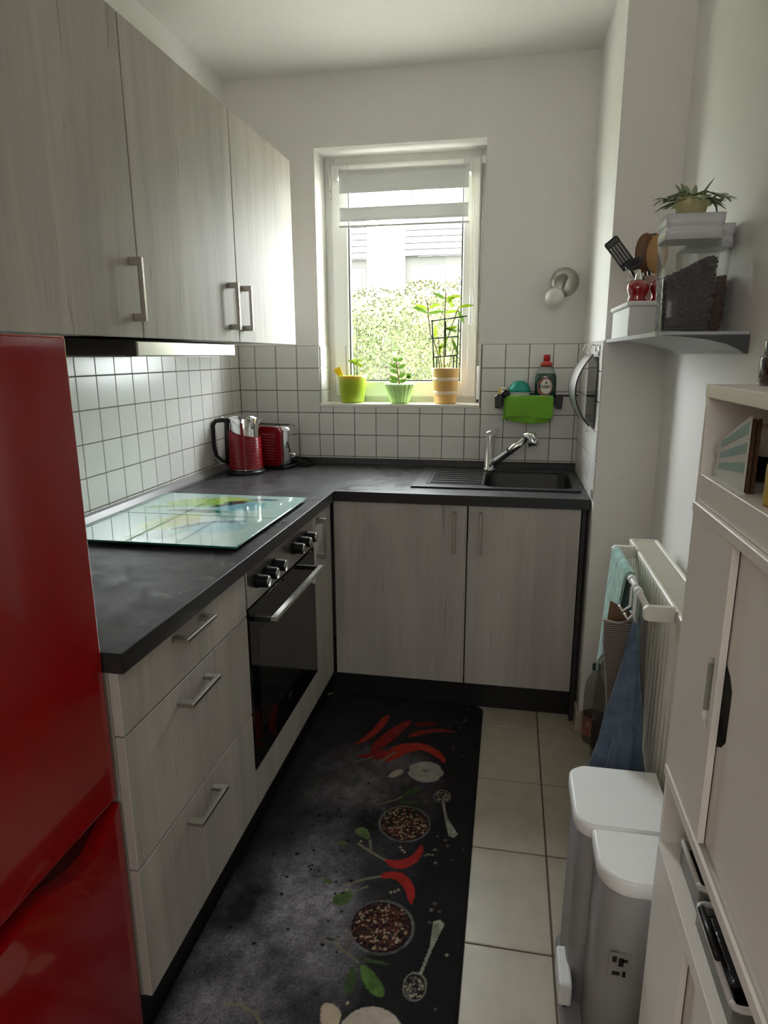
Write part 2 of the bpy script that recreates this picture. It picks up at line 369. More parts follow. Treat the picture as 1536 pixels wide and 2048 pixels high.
box('pane', glassm, .504, 1.016, .170, .174, 1.246, 2.104, w1)
b = B(); b.box(1.052, 1.072, .128, .140, 1.58, 1.65, .003); b.box(1.056, 1.068, .095, .130, 1.595, 1.609, .003); b.box(1.054, 1.070, .092, .104, 1.49, 1.612, .004); b.build('handle', whitep, w1)
b = B(); b.cyl((.421, .150, 2.075), (.421, .150, 2.18), .006, seg=12); b.cyl((.421, .150, 2.045), (.421, .150, 2.07), .0065, seg=12); b.build('hinge', whitep, w1)
b = B(); b.cyl((.421, .150, 1.20), (.421, .150, 1.27), .006, seg=12); b.build('hinge', whitep, w1)
box('sill', mat('white_sill_stone', (.82, .80, .72), .3), WX0, WX1, -.004, .165, WZ0-.014, WZ0, w1, .002)
# shutter strap with winder box
b = B(); b.box(1.098, 1.103, .118, .134, 1.30, 2.16); st = b.build('shutter_strap', mat('grey_webbing', (.33, .31, .28), .8), w1)
b = B(); b.box(1.0975, 1.1115, .070, .118, 1.165, 1.312, .003); b.build('strap_box', whitep, w1)
box('strap_box_tip', black, 1.098, 1.110, .071, .100, 1.152, 1.165, w1)
b = B(); b.box(1.094, 1.110, .105, .140, 2.145, 2.175, .003); b.build('strap_guide', whitep, w1)
# ------------------------------------------------------------------ day-night blind hung on the sash
bl = thing('roller_blind', (.763, .10, 2.13), 'short off-white day and night roller blind pulled partly down over the window', 'blind')
b = B(); b.cyl((.478, .092, 2.128), (1.045, .092, 2.128), .017, seg=20); b.build('tube', whitep, bl)
def band(z0, z1, y): return solid(B().grid(lambda u, v: (.482+u*.561, y+.0012*math.sin(u*9), z0+v*(z1-z0)), 24, 3).build('fabric_band', blindm, bl), .0012)
band(2.046, 2.135, .074); band(1.932, 1.988, .074)
lab(B().grid(lambda u, v: (.482+u*.561, .0755, 1.912+v*.222), 8, 6).build('sheer_fabric', clear('sheer_mesh', (.93, .94, .92), opacity=.10), bl), 'see-through mesh bands')
b = B(); b.cyl((.479, .074, 1.911), (1.048, .074, 1.911), .0045, seg=12); b.build('bottom_rail', mat('grey_rail', (.45, .44, .42), .5), bl)
for x in (.472, 1.048):
    b = B(); b.box(x-.006, x+.006, .074, .139, 2.105, 2.155, .003); b.build('bracket', whitep, bl)
pts = [(1.056, .10, 2.115), (1.058, .10, 1.70), (1.052, .098, 1.32), (1.056, .097, 1.23), (1.068, .097, 1.205), (1.082, .097, 1.23), (1.086, .098, 1.32), (1.075, .10, 1.70), (1.062, .10, 2.115)]
B().tube(pts, .0014, 6).build('bead_chain', mat('chain_plastic', (.75, .66, .50), .4), bl)
# ------------------------------------------------------------------ handle builder (U bar)
def ubar(b, p0, p1, out, w=.010, leg=.018):
    """p0,p1: foot positions on the face; out: outward vector. bar + two flat legs"""
    p0, p1, out = Vector(p0), Vector(p1), Vector(out); d = (p1-p0).normalized(); n = out.normalized(); s2 = n.cross(d)
    def obb(c, ax, hx, ay, hy, az, hz):
        vs = [b.bm.verts.new(c+ax*i*hx+ay*j*hy+az*k*hz) for i in (-1, 1) for j in (-1, 1) for k in (-1, 1)]
        fs = [b.bm.faces.new([vs[i] for i in qq]) for qq in ((0, 1, 3, 2), (4, 6, 7, 5), (0, 4, 5, 1), (2, 3, 7, 6), (0, 2, 6, 4), (1, 5, 7, 3))]
        bmesh.ops.bevel(b.bm, geom=list({e for f in fs for e in f.edges}), offset=.0012, segments=1, affect='EDGES')
    L = (p1-p0).length; O = out.length
    obb((p0+p1)/2+n*(O-w/2), d, L/2+leg/2, n, w/2, s2, w/2)
    for p, sg in ((p0, 1), (p1, -1)): obb(p+n*(O-w*.5)/2, d, leg/2, n, (O-w*.5)/2, s2, w/2*.95)
    return b
# ------------------------------------------------------------------ wall cupboards
names = ['nearest the camera above the red fridge', 'in the middle above the extractor hood', 'furthest, beside the window wall']
for i, y1 in enumerate((-1.401, -.801, -.201)):
    y0 = y1-.5965
    c = thing('wall_cabinet', (.17, (y0+y1)/2, 1.405), 'tall pale wood-grain wall cupboard, '+names[i], 'cabinet', 'wall cupboards above the worktop')
    box('body', carc, .002, .330, y0, y1, 1.412, 2.108, c)
    d = box('door', woodm, .332, .351, y0+.0012, y1-.0012, 1.406, 2.112, c, .001)
    hy = {0: y1-.036, 1: y1-.064, 2: y0+.042}[i]
    h = B(); ubar(h, (.351, hy, 1.452), (.351, hy, 1.580), (.034, 0, 0)); h.build('handle', handm, d)
# hood
hd = thing('extractor_hood', (.165, -1.1, 1.362), 'slim pull-out extractor hood with brushed steel front under the middle cupboard', 'extractor hood')
box('body', dark, .02, .300, -1.399, -.803, 1.364, 1.404, hd, .002)
box('front_bar', steel, .300, .332, -1.402, -.800, 1.361, 1.400, hd, .003)
box('underside_filter', steel, .04, .29, -1.37, -.83, 1.360, 1.3645, hd)
box('end_cap', dark, .300, .3275, -1.4045, -1.402, 1.3615, 1.399, hd)
box('light_switch', whitep, .305, .322, -.800, -.793, 1.372, 1.388, hd, .002)
# ------------------------------------------------------------------ base cabinets
ZB, ZT = .134, .828
dc = thing('drawer_cabinet', (.3, -1.73, 0), 'three-drawer base cabinet in pale wood grain beside the red fridge', 'cabinet')
box('body', carc, .02, .579, -2.008, -1.447, .13, .829, dc)
for z0, z1, hz in ((.706, ZT, .810), (.426, .702, .667), (ZB, .422, .384)):
    d = box('drawer_front', woodm, .581, .600, -2.010, -1.4465, z0, z1, dc, .001)
    h = B(); ubar(h, (.600, -1.815, hz-.003), (.600, -1.697, hz-.003), (.036, 0, 0)); h.build('handle', handm, d)
oc = thing('oven_cabinet', (.3, -1.14, 0), 'base housing with a pale wood strip under the built-in oven', 'cabinet')
b = B(); b.box(.02, .579, -1.4445, -1.43, .13, .829); b.box(.02, .579, -.86, -.8465, .13, .829); b.box(.02, .579, -1.43, -.86, .13, .225); b.box(.02, .06, -1.43, -.86, .225, .829); b.build('body', carc, oc)
box('bottom_panel', woodm, .581, .600, -1.4435, -.8475, ZB, .246, oc, .001)
ov = thing('built_in_oven', (.3, -1.14, .226), 'built-in oven with steel control panel and black glass door', 'oven')
box('casing', dark, .07, .580, -1.425, -.865, .227, .825, ov)
box('control_panel', steel, .580, .602, -1.4415, -.8495, .722, .826, ov, .002)
odr = box('door', blackg, .580, .603, -1.4415, -.8495, .252, .717, ov, .002)
lab(box('door_window', mat('smoked_oven_glass', (.020, .019, .018), .08, spec=.6), .603, .6035, -1.385, -.905, .345, .64, odr), 'brown tinted glass window')
b = B(); b.box(.650, .668, -1.412, -.958, .680, .692, .002); b.build('handle_bar', mat('polished_steel', (.72, .72, .68), .22, metal=1), odr)
b = B(); b.box(.603, .650, -1.4115, -1.398, .676, .690, .001); b.build('handle_mount', black, odr)
b = B(); b.box(.603, .650, -.972, -.9585, .676, .690, .001); b.build('handle_mount', black, odr)
B().cyl((.650, -1.045, .668), (.662, -1.045, .668), .010, seg=16).build('clip', whitep, odr)
b = B(); b.box(.6035, .6038, -1.17, -1.135, .322, .328); b.build('badge', steel, odr)
for y in (-1.377, -1.309, -1.240, -1.069, -.996, -.936):
    k = B(); k.lathe([(.0, .0), (.0195, .0), (.0195, .006), (.0175, .009), (.0165, .034), (.0155, .036)], (.602, y, .779), 24, (1, 0, 0)); kn = k.build('knob', knobm, ov)
    B().lathe([(.0145, .0358), (.0145, .0372), (0, .0376)], (.602, y, .779), 24, (1, 0, 0)).build('knob_cap', steel, kn)
B().cyl((.602, -1.155, .803), (.604, -1.155, .803), .003, seg=10).build('lamp', black, ov)
B().cyl((.602, -1.02, .803), (.604, -1.02, .803), .003, seg=10).build('lamp', black, ov)
cc = thing('corner_cabinet', (.3, -.73, 0), 'narrow corner base cabinet between the oven and the sink cupboards', 'cabinet')
box('body', carc, .02, .579, -.8445, -.626, .13, .829, cc)
d = box('door', woodm, .581, .600, -.8445, -.6235, ZB, ZT, cc, .001)
h = B(); ubar(h, (.600, -.800, .672), (.600, -.800, .800), (.034, 0, 0)); h.build('handle', handm, d)
c1 = thing('sink_cabinet', (.86, -.32, 0), 'left wide base cupboard with pale wood door under the drainer', 'cabinet', None)
box('body', carc, .604, 1.109, -.579, -.03, .13, .68, c1)
d = box('door', woodm, .6065, 1.1095, -.600, -.581, .122, ZT, c1, .001)
h = B(); ubar(h, (1.066, -.600, .662), (1.066, -.600, .796), (0, -.034, 0)); h.build('handle', handm, d)
c2 = thing('sink_cabinet', (1.31, -.32, 0), 'right base cupboard with pale wood door under the sink bowl', 'cabinet', None)
box('body', carc, 1.1125, 1.511, -.579, -.03, .13, .68, c2)
d = box('door', woodm, 1.1150, 1.5100, -.600, -.581, .122, ZT, c2, .001)
h = B(); ubar(h, (1.160, -.600, .662), (1.160, -.600, .796), (0, -.034, 0)); h.build('handle', handm, d)
tag(box('end_panel', slate_side, 1.5135, 1.5285, -.598, -.02, 0.0, .829, None, .001), 'dark anthracite end panel closing the sink cupboards against the pillar', 'panel')
b = B(); b.box(.545, .558, -2.008, -.540, .001, .128); tag(b.build('plinth', plinthm), 'black plinth board under the drawers and oven', 'plinth')
b = B(); b.box(.5585, 1.513, -.553, -.540, .001, .128); tag(b.build('plinth', plinthm), 'black plinth board under the sink cupboards', 'plinth')
# ------------------------------------------------------------------ worktop (L) with upstand
wt = thing('worktop', (.3, -.3, .83), 'L-shaped anthracite slate-look worktop running under the window', 'worktop')
WT0, WT1 = .830, .868
SX0, SX1, SY0, SY1 = 1.160, 1.498, -.475, -.125
b = B()
b.box(.0075, .612, -2.012, -.612, WT0, WT1); b.box(.0075, SX0, -.612, -.004, WT0, WT1)
b.box(SX0, 1.536, -.612, SY0, WT0, WT1); b.box(SX0, 1.536, SY1, -.004, WT0, WT1); b.box(SX1, 1.536, SY0, SY1, WT0, WT1)
b.build('board', slate, wt)
e = .0009
slate_band = mat('anthracite_edge_band', (.030, .030, .032), .28)
b = B(); b.box(.6121, .6142, -2.0142, -.612, WT0, WT1, .0009, 2); b.box(.6100, 1.536, -.6142, -.6121, WT0, WT1, .0009, 2); b.box(.0075, .6142, -2.0142, -2.0121, WT0, WT1, .0009, 2); b.build('edge_band', slate_band, wt)
def strip(b, p0, p1, n):
    """quarter-profile upstand: p0->p1 along the wall, n into the room"""
    p0, p1, n = Vector(p0), Vector(p1), Vector(n); prof = [(0, 0), (.018, 0), (.018, .008), (.009, .026), (.003, .031), (0, .031)]
    A = [b.bm.verts.new(p0+n*a+Vector((0, 0, z))) for a, z in prof]; Q = [b.bm.verts.new(p1+n*a+Vector((0, 0, z))) for a, z in prof]
    k = len(prof)
    for i in range(k): b.bm.faces.new((A[i], A[(i+1) % k], Q[(i+1) % k], Q[i]))
    b.bm.faces.new(A); b.bm.faces.new(Q)
b = B(); strip(b, (.0072, -2.01, WT1), (.0072, -.025, WT1), (1, 0, 0)); lab(b.build('upstand', mat('silver_upstand', (.26, .25, .25), .3), wt), 'silvery strip along the left wall')
b = B(); strip(b, (.0072, -.003, WT1), (1.5365, -.003, WT1), (0, -1, 0)); lab(b.build('upstand', slate_side, wt), 'dark strip along the window wall')
# ------------------------------------------------------------------ sink
sk = thing('sink', (1.2, -.3, .868), 'black composite inset sink with ribbed drainer on the left', 'sink')
b = B(); z = .868; t = .876
b.box(.886, SX0, -.503, -.09, z, t, .003, 2); b.box(SX0-.004, 1.515, -.503, SY0-.002, z, t, .003, 2); b.box(SX0-.004, 1.515, SY1+.002, -.09, z, t, .003, 2); b.box(SX1+.001, 1.515, SY0-.004, SY1+.004, z, t, .003, 2)
b.build('rim', sinkm, sk)
b = B()
for i in range(7):
    yy = -.425+i*.045
    b.prism([(.950, t-.001), (.955, t+.0035), (1.148, t+.0035), (1.153, t-.001)], 'y', yy, yy+.022)
b.build('drainer_ribs', mat('drainer_ribs', (.024, .024, .025), .35), sk)
b = B(); b.box(.938, .9405, -.448, -.108, t, t+.002); b.box(.9405, SX0, -.448, -.4455, t, t+.002); b.box(.9405, SX0, -.1105, -.108, t, t+.002); b.build('drainer_lip', sinkm, sk)
b = B(); zz = .715
def ringat(inset, zv, n=5, r=.045):
    x0, x1, y0, y1 = SX0+inset, SX1-inset, SY0+inset, SY1-inset; P = []
    for cx, cyy, a0 in ((x1-r, y1-r, 0), (x0+r, y1-r, 90), (x0+r, y0+r, 180), (x1-r, y0+r, 270)):
        for i in range(n): a = math.radians(a0+90*i/(n-1)); P.append((cx+r*math.cos(a), cyy+r*math.sin(a), zv))
    return [b.bm.verts.new(p) for p in P]
rs = [ringat(-.004, .8755, r=.002), ringat(.001, .8755), ringat(.004, .866), ringat(.010, .735), ringat(.022, zz)]
for A, Q in zip(rs, rs[1:]):
    for i in range(len(A)): f = b.bm.faces.new((A[i], A[(i+1) % len(A)], Q[(i+1) % len(A)], Q[i])); f.smooth = True
b.bm.faces.new(rs[-1]); b.build('bowl', sinkm, sk)
B().lathe([(0, .003), (.03, .003), (.038, 0)], (1.33, -.29, zz), 24).build('drain', chrome, sk)
# tap
tp = thing('tap', (1.170, -.108, .876), 'chrome single-lever tap with pull-out spout at the back of the sink', 'tap')
b = B(); b.lathe([(.0, 0), (.027, 0), (.027, .008), (.020, .012), (.020, .148), (.017, .154), (0, .155)], (1.170, -.108, .876), 28); b.build('body', chrome, tp)
b = B(); b.prism([(1.150, 1.018), (1.153, 1.040), (1.172, 1.049), (1.206, 1.058), (1.207, 1.054), (1.188, 1.040), (1.190, 1.026)], 'y', -.124, -.096, .003); b.build('lever', chrome, tp)
b = B(); b.tube([(1.178, -.112, .900), (1.205, -.126, .925), (1.250, -.145, .963), (1.315, -.172, 1.020)], [.019, .0165, .0155, .0145], 16); sp = b.build('spout', chrome, tp)
b = B(); b.tube([(1.252, -.146, .965), (1.257, -.148, .969)], .0172, 16); b.build('joint_ring', black, sp)
b = B(); b.tube([(1.312, -.171, 1.018), (1.324, -.178, 1.034), (1.340, -.186, 1.033), (1.346, -.190, 1.012), (1.350, -.193, .996)], [.015, .021, .023, .022, .020], 18); b.build('spray_head', chrome, sp)
# ------------------------------------------------------------------ vertex colour print sheets
def sheet(name, mt, parent, x0, x1, y0, y1, z, step, colfn, corner=0):
    nx, ny = int(round((x1-x0)/step)), int(round((y1-y0)/step))
    gx = np.linspace(x0, x1, nx+1); gy = np.linspace(y0, y1, ny+1); X, Y = np.meshgrid(gx, gy); X, Y = X.ravel().copy(), Y.ravel().copy()
    Cc = colfn(X, Y)
    if corner:
        for cx, sx in ((x0, 1), (x1, -1)):
            for cyy, sy in ((y0, 1), (y1, -1)):
                ux, uy = cx+sx*corner, cyy+sy*corner
                mm = ((X-ux)*sx < 0) & ((Y-uy)*sy < 0); dx, dy = X[mm]-ux, Y[mm]-uy; dd = np.hypot(dx, dy); mxx = np.maximum(abs(dx), abs(dy)); kk = mxx/np.maximum(dd, 1e-9); X[mm] = ux+dx*kk; Y[mm] = uy+dy*kk
    o = world_origin(parent)
    co = np.stack([X-o.x, Y-o.y, np.full_like(X, z-o.z)], 1)
    i = np.arange(nx*ny); r, c = i//nx, i % nx; a = r*(nx+1)+c
    F = np.stack([a, a+1, a+nx+2, a+nx+1], 1)
    me = bpy.data.meshes.new(name); me.vertices.add(len(co)); me.vertices.foreach_set('co', co.astype(np.float32).ravel())
    me.loops.add(F.size); me.loops.foreach_set('vertex_index', F.astype(np.int32).ravel()); me.polygons.add(len(F)); me.polygons.foreach_set('loop_start', (np.arange(len(F))*4).astype(np.int32))
    at = me.color_attributes.new('Col', 'FLOAT_COLOR', 'POINT'); at.data.foreach_set('color', np.concatenate([Cc, np.ones((len(Cc), 1))], 1).astype(np.float32).ravel())
    me.update(calc_edges=True); me.validate(); me.materials.append(mt)
    ob = bpy.data.objects.new(name, me); COL.objects.link(ob); ob.parent = parent; return ob
def vn(X, Y, s, seed):
    rs_ = np.random.RandomState(seed); G = rs_.rand(64, 64); x, y = X/s+500.0, Y/s+500.0; xi, yi = np.floor(x).astype(int), np.floor(y).astype(int); u, v = x-xi, y-yi; u, v = u*u*(3-2*u), v*v*(3-2*v)
    gg = lambda a, c: G[a % 64, c % 64]
    return (gg(xi, yi)*(1-u)+gg(xi+1, yi)*u)*(1-v)+(gg(xi, yi+1)*(1-u)+gg(xi+1, yi+1)*u)*v
def fbm(X, Y, s, seed, n=4): return sum(vn(X, Y, s/2**i, seed+i)*.5**(i+1) for i in range(n))/(1-.5**n)
def pip(X, Y, poly):
    ins = np.zeros(len(X), bool); n = len(poly)
    for i in range(n):
        (xa, ya), (xb, yb) = poly[i], poly[(i+1) % n]
        if ya == yb: continue
        cnd = ((ya > Y) != (yb > Y)) & (X < (xb-xa)*(Y-ya)/(yb-ya)+xa); ins ^= cnd
    return ins
def segd(X, Y, pts):
    d = np.full(len(X), 9.0)
    for (xa, ya), (xb, yb) in zip(pts, pts[1:]):
        L2 = (xb-xa)**2+(yb-ya)**2+1e-12; t_ = np.clip(((X-xa)*(xb-xa)+(Y-ya)*(yb-ya))/L2, 0, 1); d = np.minimum(d, np.hypot(X-xa-t_*(xb-xa), Y-ya-t_*(yb-ya)))
    return d
def smooth_poly(p, n=2):
    for _ in range(n):
        p = [q_ for i in range(len(p)) for q_ in ((.75*p[i][0]+.25*p[(i+1) % len(p)][0], .75*p[i][1]+.25*p[(i+1) % len(p)][1]), (.25*p[i][0]+.75*p[(i+1) % len(p)][0], .25*p[i][1]+.75*p[(i+1) % len(p)][1]))]
    return p
def matcol(X, Y):
    n1 = fbm(X, Y, .16, 3); n2 = fbm(X, Y, .02, 11, 3)
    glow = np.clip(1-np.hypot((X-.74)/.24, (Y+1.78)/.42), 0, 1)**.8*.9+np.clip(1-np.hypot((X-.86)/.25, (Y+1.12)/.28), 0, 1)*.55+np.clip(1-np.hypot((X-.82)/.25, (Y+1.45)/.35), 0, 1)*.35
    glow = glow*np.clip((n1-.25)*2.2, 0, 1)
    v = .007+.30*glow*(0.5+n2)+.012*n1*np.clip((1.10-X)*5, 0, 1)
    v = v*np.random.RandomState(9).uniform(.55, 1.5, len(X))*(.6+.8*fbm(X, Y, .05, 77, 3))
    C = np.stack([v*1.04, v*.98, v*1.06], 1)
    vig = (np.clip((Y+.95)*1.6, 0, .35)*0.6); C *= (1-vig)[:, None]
    def fill(mk, c, tex=0):
        k = (1+tex*(n2-.5)*2)[mk, None] if tex else 1
        C[mk] = np.array(c)[None, :]*k
    R, G, Gd, Wt = (.29, .015, .010), (.075, .12, .035), (.035, .06, .018), (.36, .31, .25)
    stemc = (.16, .15, .09)
    for p, c in (([(.935, -.731), (.986, -.704), (1.037, -.713), (1.0, -.738), (.944, -.757)], (.09, .004, .004)),
                 ([(.923, -.831), (.948, -.783), (1.002, -.756), (1.06, -.745), (1.112, -.767), (1.062, -.767), (1.005, -.782), (.957, -.816)], (.17, .014, .010)),
                 ([(.807, -.934), (.814, -.876), (.859, -.781), (.912, -.712), (.933, -.713), (.908, -.781), (.874, -.865), (.833, -.946)], (.20, .011, .008)),
                 ([(.837, -.685), (.814, -.702), (.794, -.802), (.75, -.9), (.758, -.907), (.804, -.852), (.832, -.768), (.841, -.711)], (.25, .017, .010)),
                 ([(.762, -.974), (.806, -.95), (.86, -.917), (.887, -.936), (.867, -.978), (.812, -.98)], (.22, .012, .009)),
                 ([(.872, -.907), (.921, -.865), (.99, -.852), (1.045, -.883), (1.078, -.932), (1.079, -.966), (1.046, -.93), (.996, -.892), (.944, -.918), (.895, -.981), (.87, -.993)], (.31, .022, .010)),
                 ([(.954, -1.423), (.984, -1.43), (1.018, -1.414), (1.039, -1.383), (1.047, -1.348), (1.058, -1.369), (1.053, -1.408), (1.033, -1.44), (1.003, -1.458), (.977, -1.453), (.956, -1.435)], R),
                 ([(.954, -1.483), (.983, -1.466), (1.016, -1.467), (1.045, -1.496), (1.058, -1.533), (1.052, -1.572), (1.042, -1.557), (1.028, -1.521), (1.003, -1.495), (.984, -1.491), (.959, -1.498)], R)):
        mk = pip(X, Y, smooth_poly(p)); fill(mk, c, .35)
    for p, wdt in (([(.862, -.985), (.885, -.945), (.90, -.925)], .004), ([(.77, -1.005), (.80, -.99), (.83, -.965)], .003), ([(.955, -1.43), (.914, -1.408), (.871, -1.383)], .0035), ([(.954, -1.491), (.914, -1.509), (.867, -1.538)], .0035),
                   ([(.892, -1.711), (.919, -1.729), (.955, -1.75)], .003), ([(.894, -1.207), (.946, -1.175), (.96, -1.16)], .003), ([(.902, -1.365), (.912, -1.40)], .003), ([(.901, -1.551), (.93, -1.53)], .0025), ([(.70, -1.90), (.73, -1.895), (.77, -1.91), (.80, -1.94)], .004)):
        fill(segd(X, Y, p) < wdt, stemc, .4)
    for p, c in (([(.948, -1.165), (.985, -1.106), (1.028, -1.098), (.991, -1.145)], Gd), ([(.845, -1.333), (.864, -1.312), (.89, -1.324), (.902, -1.365), (.87, -1.355)], G), ([(.807, -1.391), (.825, -1.379), (.845, -1.384), (.83, -1.398)], G),
                 ([(.802, -1.532), (.817, -1.521), (.846, -1.535), (.823, -1.541)], G), ([(.847, -1.593), (.859, -1.561), (.901, -1.551), (.897, -1.588), (.868, -1.607)], G),
                 ([(.955, -1.75), (.988, -1.761), (1.025, -1.799), (1.031, -1.824), (1.007, -1.824), (.978, -1.802)], (.07, .14, .03)), ([(.943, -1.753), (.936, -1.8), (.94, -1.837), (.959, -1.821), (.96, -1.786)], Gd), ([(.943, -1.741), (.982, -1.735), (1.039, -1.743), (.991, -1.747)], Gd), ([(.945, -1.185), (.98, -1.172), (1.03, -1.175), (.99, -1.19)], Gd)):
        fill(pip(X, Y, smooth_poly(p, 1)), c, .6)
    def ell(cx, cyy, rx, ry): return np.hypot((X-cx)/rx, (Y-cyy)/ry)
    rnd = np.random.RandomState(5)
    for cx, cyy, rx, ry in ((.988, -1.276, .078, .079), (.989, -1.645, .081, .080)):
        e_ = ell(cx, cyy, rx, ry); fill(e_ < 1, (.10, .095, .09), .7); fill(e_ < .91, (.010, .005, .005), .3)
        for _ in range(420):
            a, rr = rnd.rand()*6.283, math.sqrt(rnd.rand())*.86; px, py = cx+rx*rr*math.cos(a), cyy+ry*rr*math.sin(a)
            c = [(.08, .018, .012), (.26, .18, .10), (.03, .015, .01), (.12, .03, .02), (.33, .26, .16), (.04, .01, .008)][rnd.randint(6)]
            fill(np.hypot(X-px, Y-py) < .0026+.0012*rnd.rand(), c)
    for (cx, cyy, rx, ry), neck, tail in (((1.086, -1.133, .027, .031), (1.092, -1.165), [(1.106, -1.228), (1.138, -1.31)]), ((1.091, -1.786, .027, .036), (1.100, -1.752), [(1.115, -1.683), (1.127, -1.600)])):
        e_ = ell(cx, cyy, rx, ry); fill(e_ < 1, (.16, .15, .13), .5); fill(e_ < .86, (.012, .010, .010))
        for _ in range(60):
            a, rr = rnd.rand()*6.283, math.sqrt(rnd.rand())*.8; fill(np.hypot(X-cx-rx*rr*math.cos(a), Y-cyy-ry*rr*math.sin(a)) < .0027, [(.30, .26, .18), (.10, .09, .08)][rnd.randint(2)])
        fill(segd(X, Y, [neck, tail[0]]) < .0038, (.26, .27, .22), .4); dx, dy = tail[1][0]-tail[0][0], tail[1][1]-tail[0][1]; L = math.hypot(dx, dy); nx_, ny_ = -dy/L, dx/L
        fill(pip(X, Y, [(tail[0][0]+nx_*.004, tail[0][1]+ny_*.004), (tail[1][0]+nx_*.014-dx*.12, tail[1][1]+ny_*.014-dy*.12), (tail[1][0], tail[1][1]), (tail[1][0]-nx_*.014-dx*.12, tail[1][1]-ny_*.014-dy*.12), (tail[0][0]-nx_*.004, tail[0][1]-ny_*.004)]), (.27, .29, .22), .6)
    an = np.arctan2(Y+1.017, X-1.018); fill(ell(1.018, -1.017, .058+.003*np.cos(7*an), .057) < 1, (.30, .29, .26), .35); fill(ell(1.018, -1.012, .012, .010) < 1, (.17, .16, .14))
    fill(pip(X, Y, smooth_poly([(.894, -1.065), (.92, -1.021), (.946, -1.02), (.942, -1.049), (.915, -1.07)])), Wt, .15)
    fill(pip(X, Y, smooth_poly([(.898, -1.865), (.913, -1.855), (.935, -1.861), (.951, -1.879), (.945, -1.915), (.913, -1.915)])), (.42, .34, .25), .15)
    fill(ell(1.020, -1.93, .075, .083) < 1, (.42, .37, .30), .2)
    for _ in range(90):
        k = rnd.rand()
        if k < .5: px, py = .80+rnd.randn()*.10, -1.45+rnd.randn()*.18; c = (.004, .004, .004)
        elif k < .75: px, py = 1.12+rnd.randn()*.025, -1.3+rnd.randn()*.5; c = (.09, .06, .05)
        else:
            bx, by = [(.885, -1.70), (.885, -1.21), (1.09, -1.37), (1.10, -1.57)][rnd.randint(4)]; px, py = bx+rnd.randn()*.018, by+rnd.randn()*.018; c = [(.14, .13, .10), (.02, .02, .02)][rnd.randint(2)]
        fill(np.hypot(X-px, Y-py) < .003+.0025*rnd.rand(), c)
    for px, py in ((.992, -1.375), (.999, -1.385), (1.006, -1.392), (.994, -1.538), (1.003, -1.534), (1.011, -1.527), (1.153, -1.695), (.877, -1.372), (.878, -1.55), (.955, -1.85)): fill(np.hypot(X-px, Y-py) < .0042, (.30, .25, .16))
    edge = (X > 1.183) | (X < .566) | (Y > -.572); fill(edge, (.004, .004, .004))
    return C
mt_ = thing('kitchen_mat', (.87, -1.4, 0), 'long black runner mat printed with red chillies, garlic, pepper bowls and spoons', 'mat')
b = B(); b.prism([(.562, -2.26), (1.188, -2.26), (1.189, -.60), (1.182, -.575), (1.165, -.562), (.59, -.562), (.562, -.59)], 'z', .0005, .0056); b.build('backing', black, mt_)
sheet('printed_pile', vcol('printed_velour', .85, .12, sheen=.06, bump=.5), mt_, .559, 1.191, -2.262, -.559, .0062, .0026, matcol, .045)
# ------------------------------------------------------------------ hob covers
def hobcol(X, Y):
    n1 = fbm(X, Y, .06, 21); n2 = fbm(X+n1*.05, Y, .02, 31)
    C = np.tile(np.array([.55, .80, .74]), (len(X), 1))*(.97+.06*n1)[:, None]
    cyv = np.where(Y > -1.1125, -.955, -1.265); cyd = Y-cyv
    def soft(cx, cyy, rx, ry, ang, c, a=1.0, wob=.35):
        ca, sa = math.cos(ang), math.sin(ang); u = ((X-cx)*ca+(Y-cyy)*sa)/rx; v = (-(X-cx)*sa+(Y-cyy)*ca)/ry; w = np.clip(1.35-np.hypot(u, v)-wob*(n2-.5)*2, 0, .42)/.42*a
        C[:] = C*(1-w[:, None])+np.array(c)[None, :]*w[:, None]
    soft(.27, -.93, .12, .055, .25, (.42, .70, .10), .95); soft(.20, -1.00, .10, .02, .3, (.26, .60, .14), .9); soft(.32, -.875, .05, .03, 0, (.62, .78, .25), .7)
    soft(.27, -1.20, .10, .05, 1.2, (.60, .76, .22), .9); soft(.25, -1.30, .02, .12, 0, (.28, .60, .28), .6); soft(.34, -1.33, .015, .10, -.3, (.30, .62, .50), .7); soft(.305, -1.19, .05, .03, .4, (.70, .66, .38), .7)
    soft(.40, -.98, .07, .06, .3, (.16, .52, .64), .85); soft(.43, -1.24, .07, .06, .2, (.28, .62, .72), .85)
    soft(.345, -.955, .05, .014, .9, (.03, .06, .05), .95, .6); soft(.36, -.925, .03, .02, .3, (.03, .07, .07), .9, .6); soft(.29, -1.06, .075, .018, .05, (.07, .12, .08), .85, .5); soft(.365, -1.06, .03, .016, 0, (.04, .28, .24), .9)
    soft(.438, -.87, .045, .011, .15, (.03, .20, .26), .9, .2); soft(.44, -1.175, .045, .012, .25, (.03, .20, .26), .9, .2); soft(.345, -1.245, .05, .012, 1.0, (.12, .14, .12), .8, .6); soft(.30, -1.36, .05, .03, .3, (.16, .20, .17), .6, .6); soft(.37, -1.21, .04, .008, .6, (.08, .12, .12), .8, .6)
    return C
hobm = vcol('printed_glass', .04, .8, coat=1.0); glasse = mat('green_glass_edge', (.02, .20, .17), .1, coat=1)
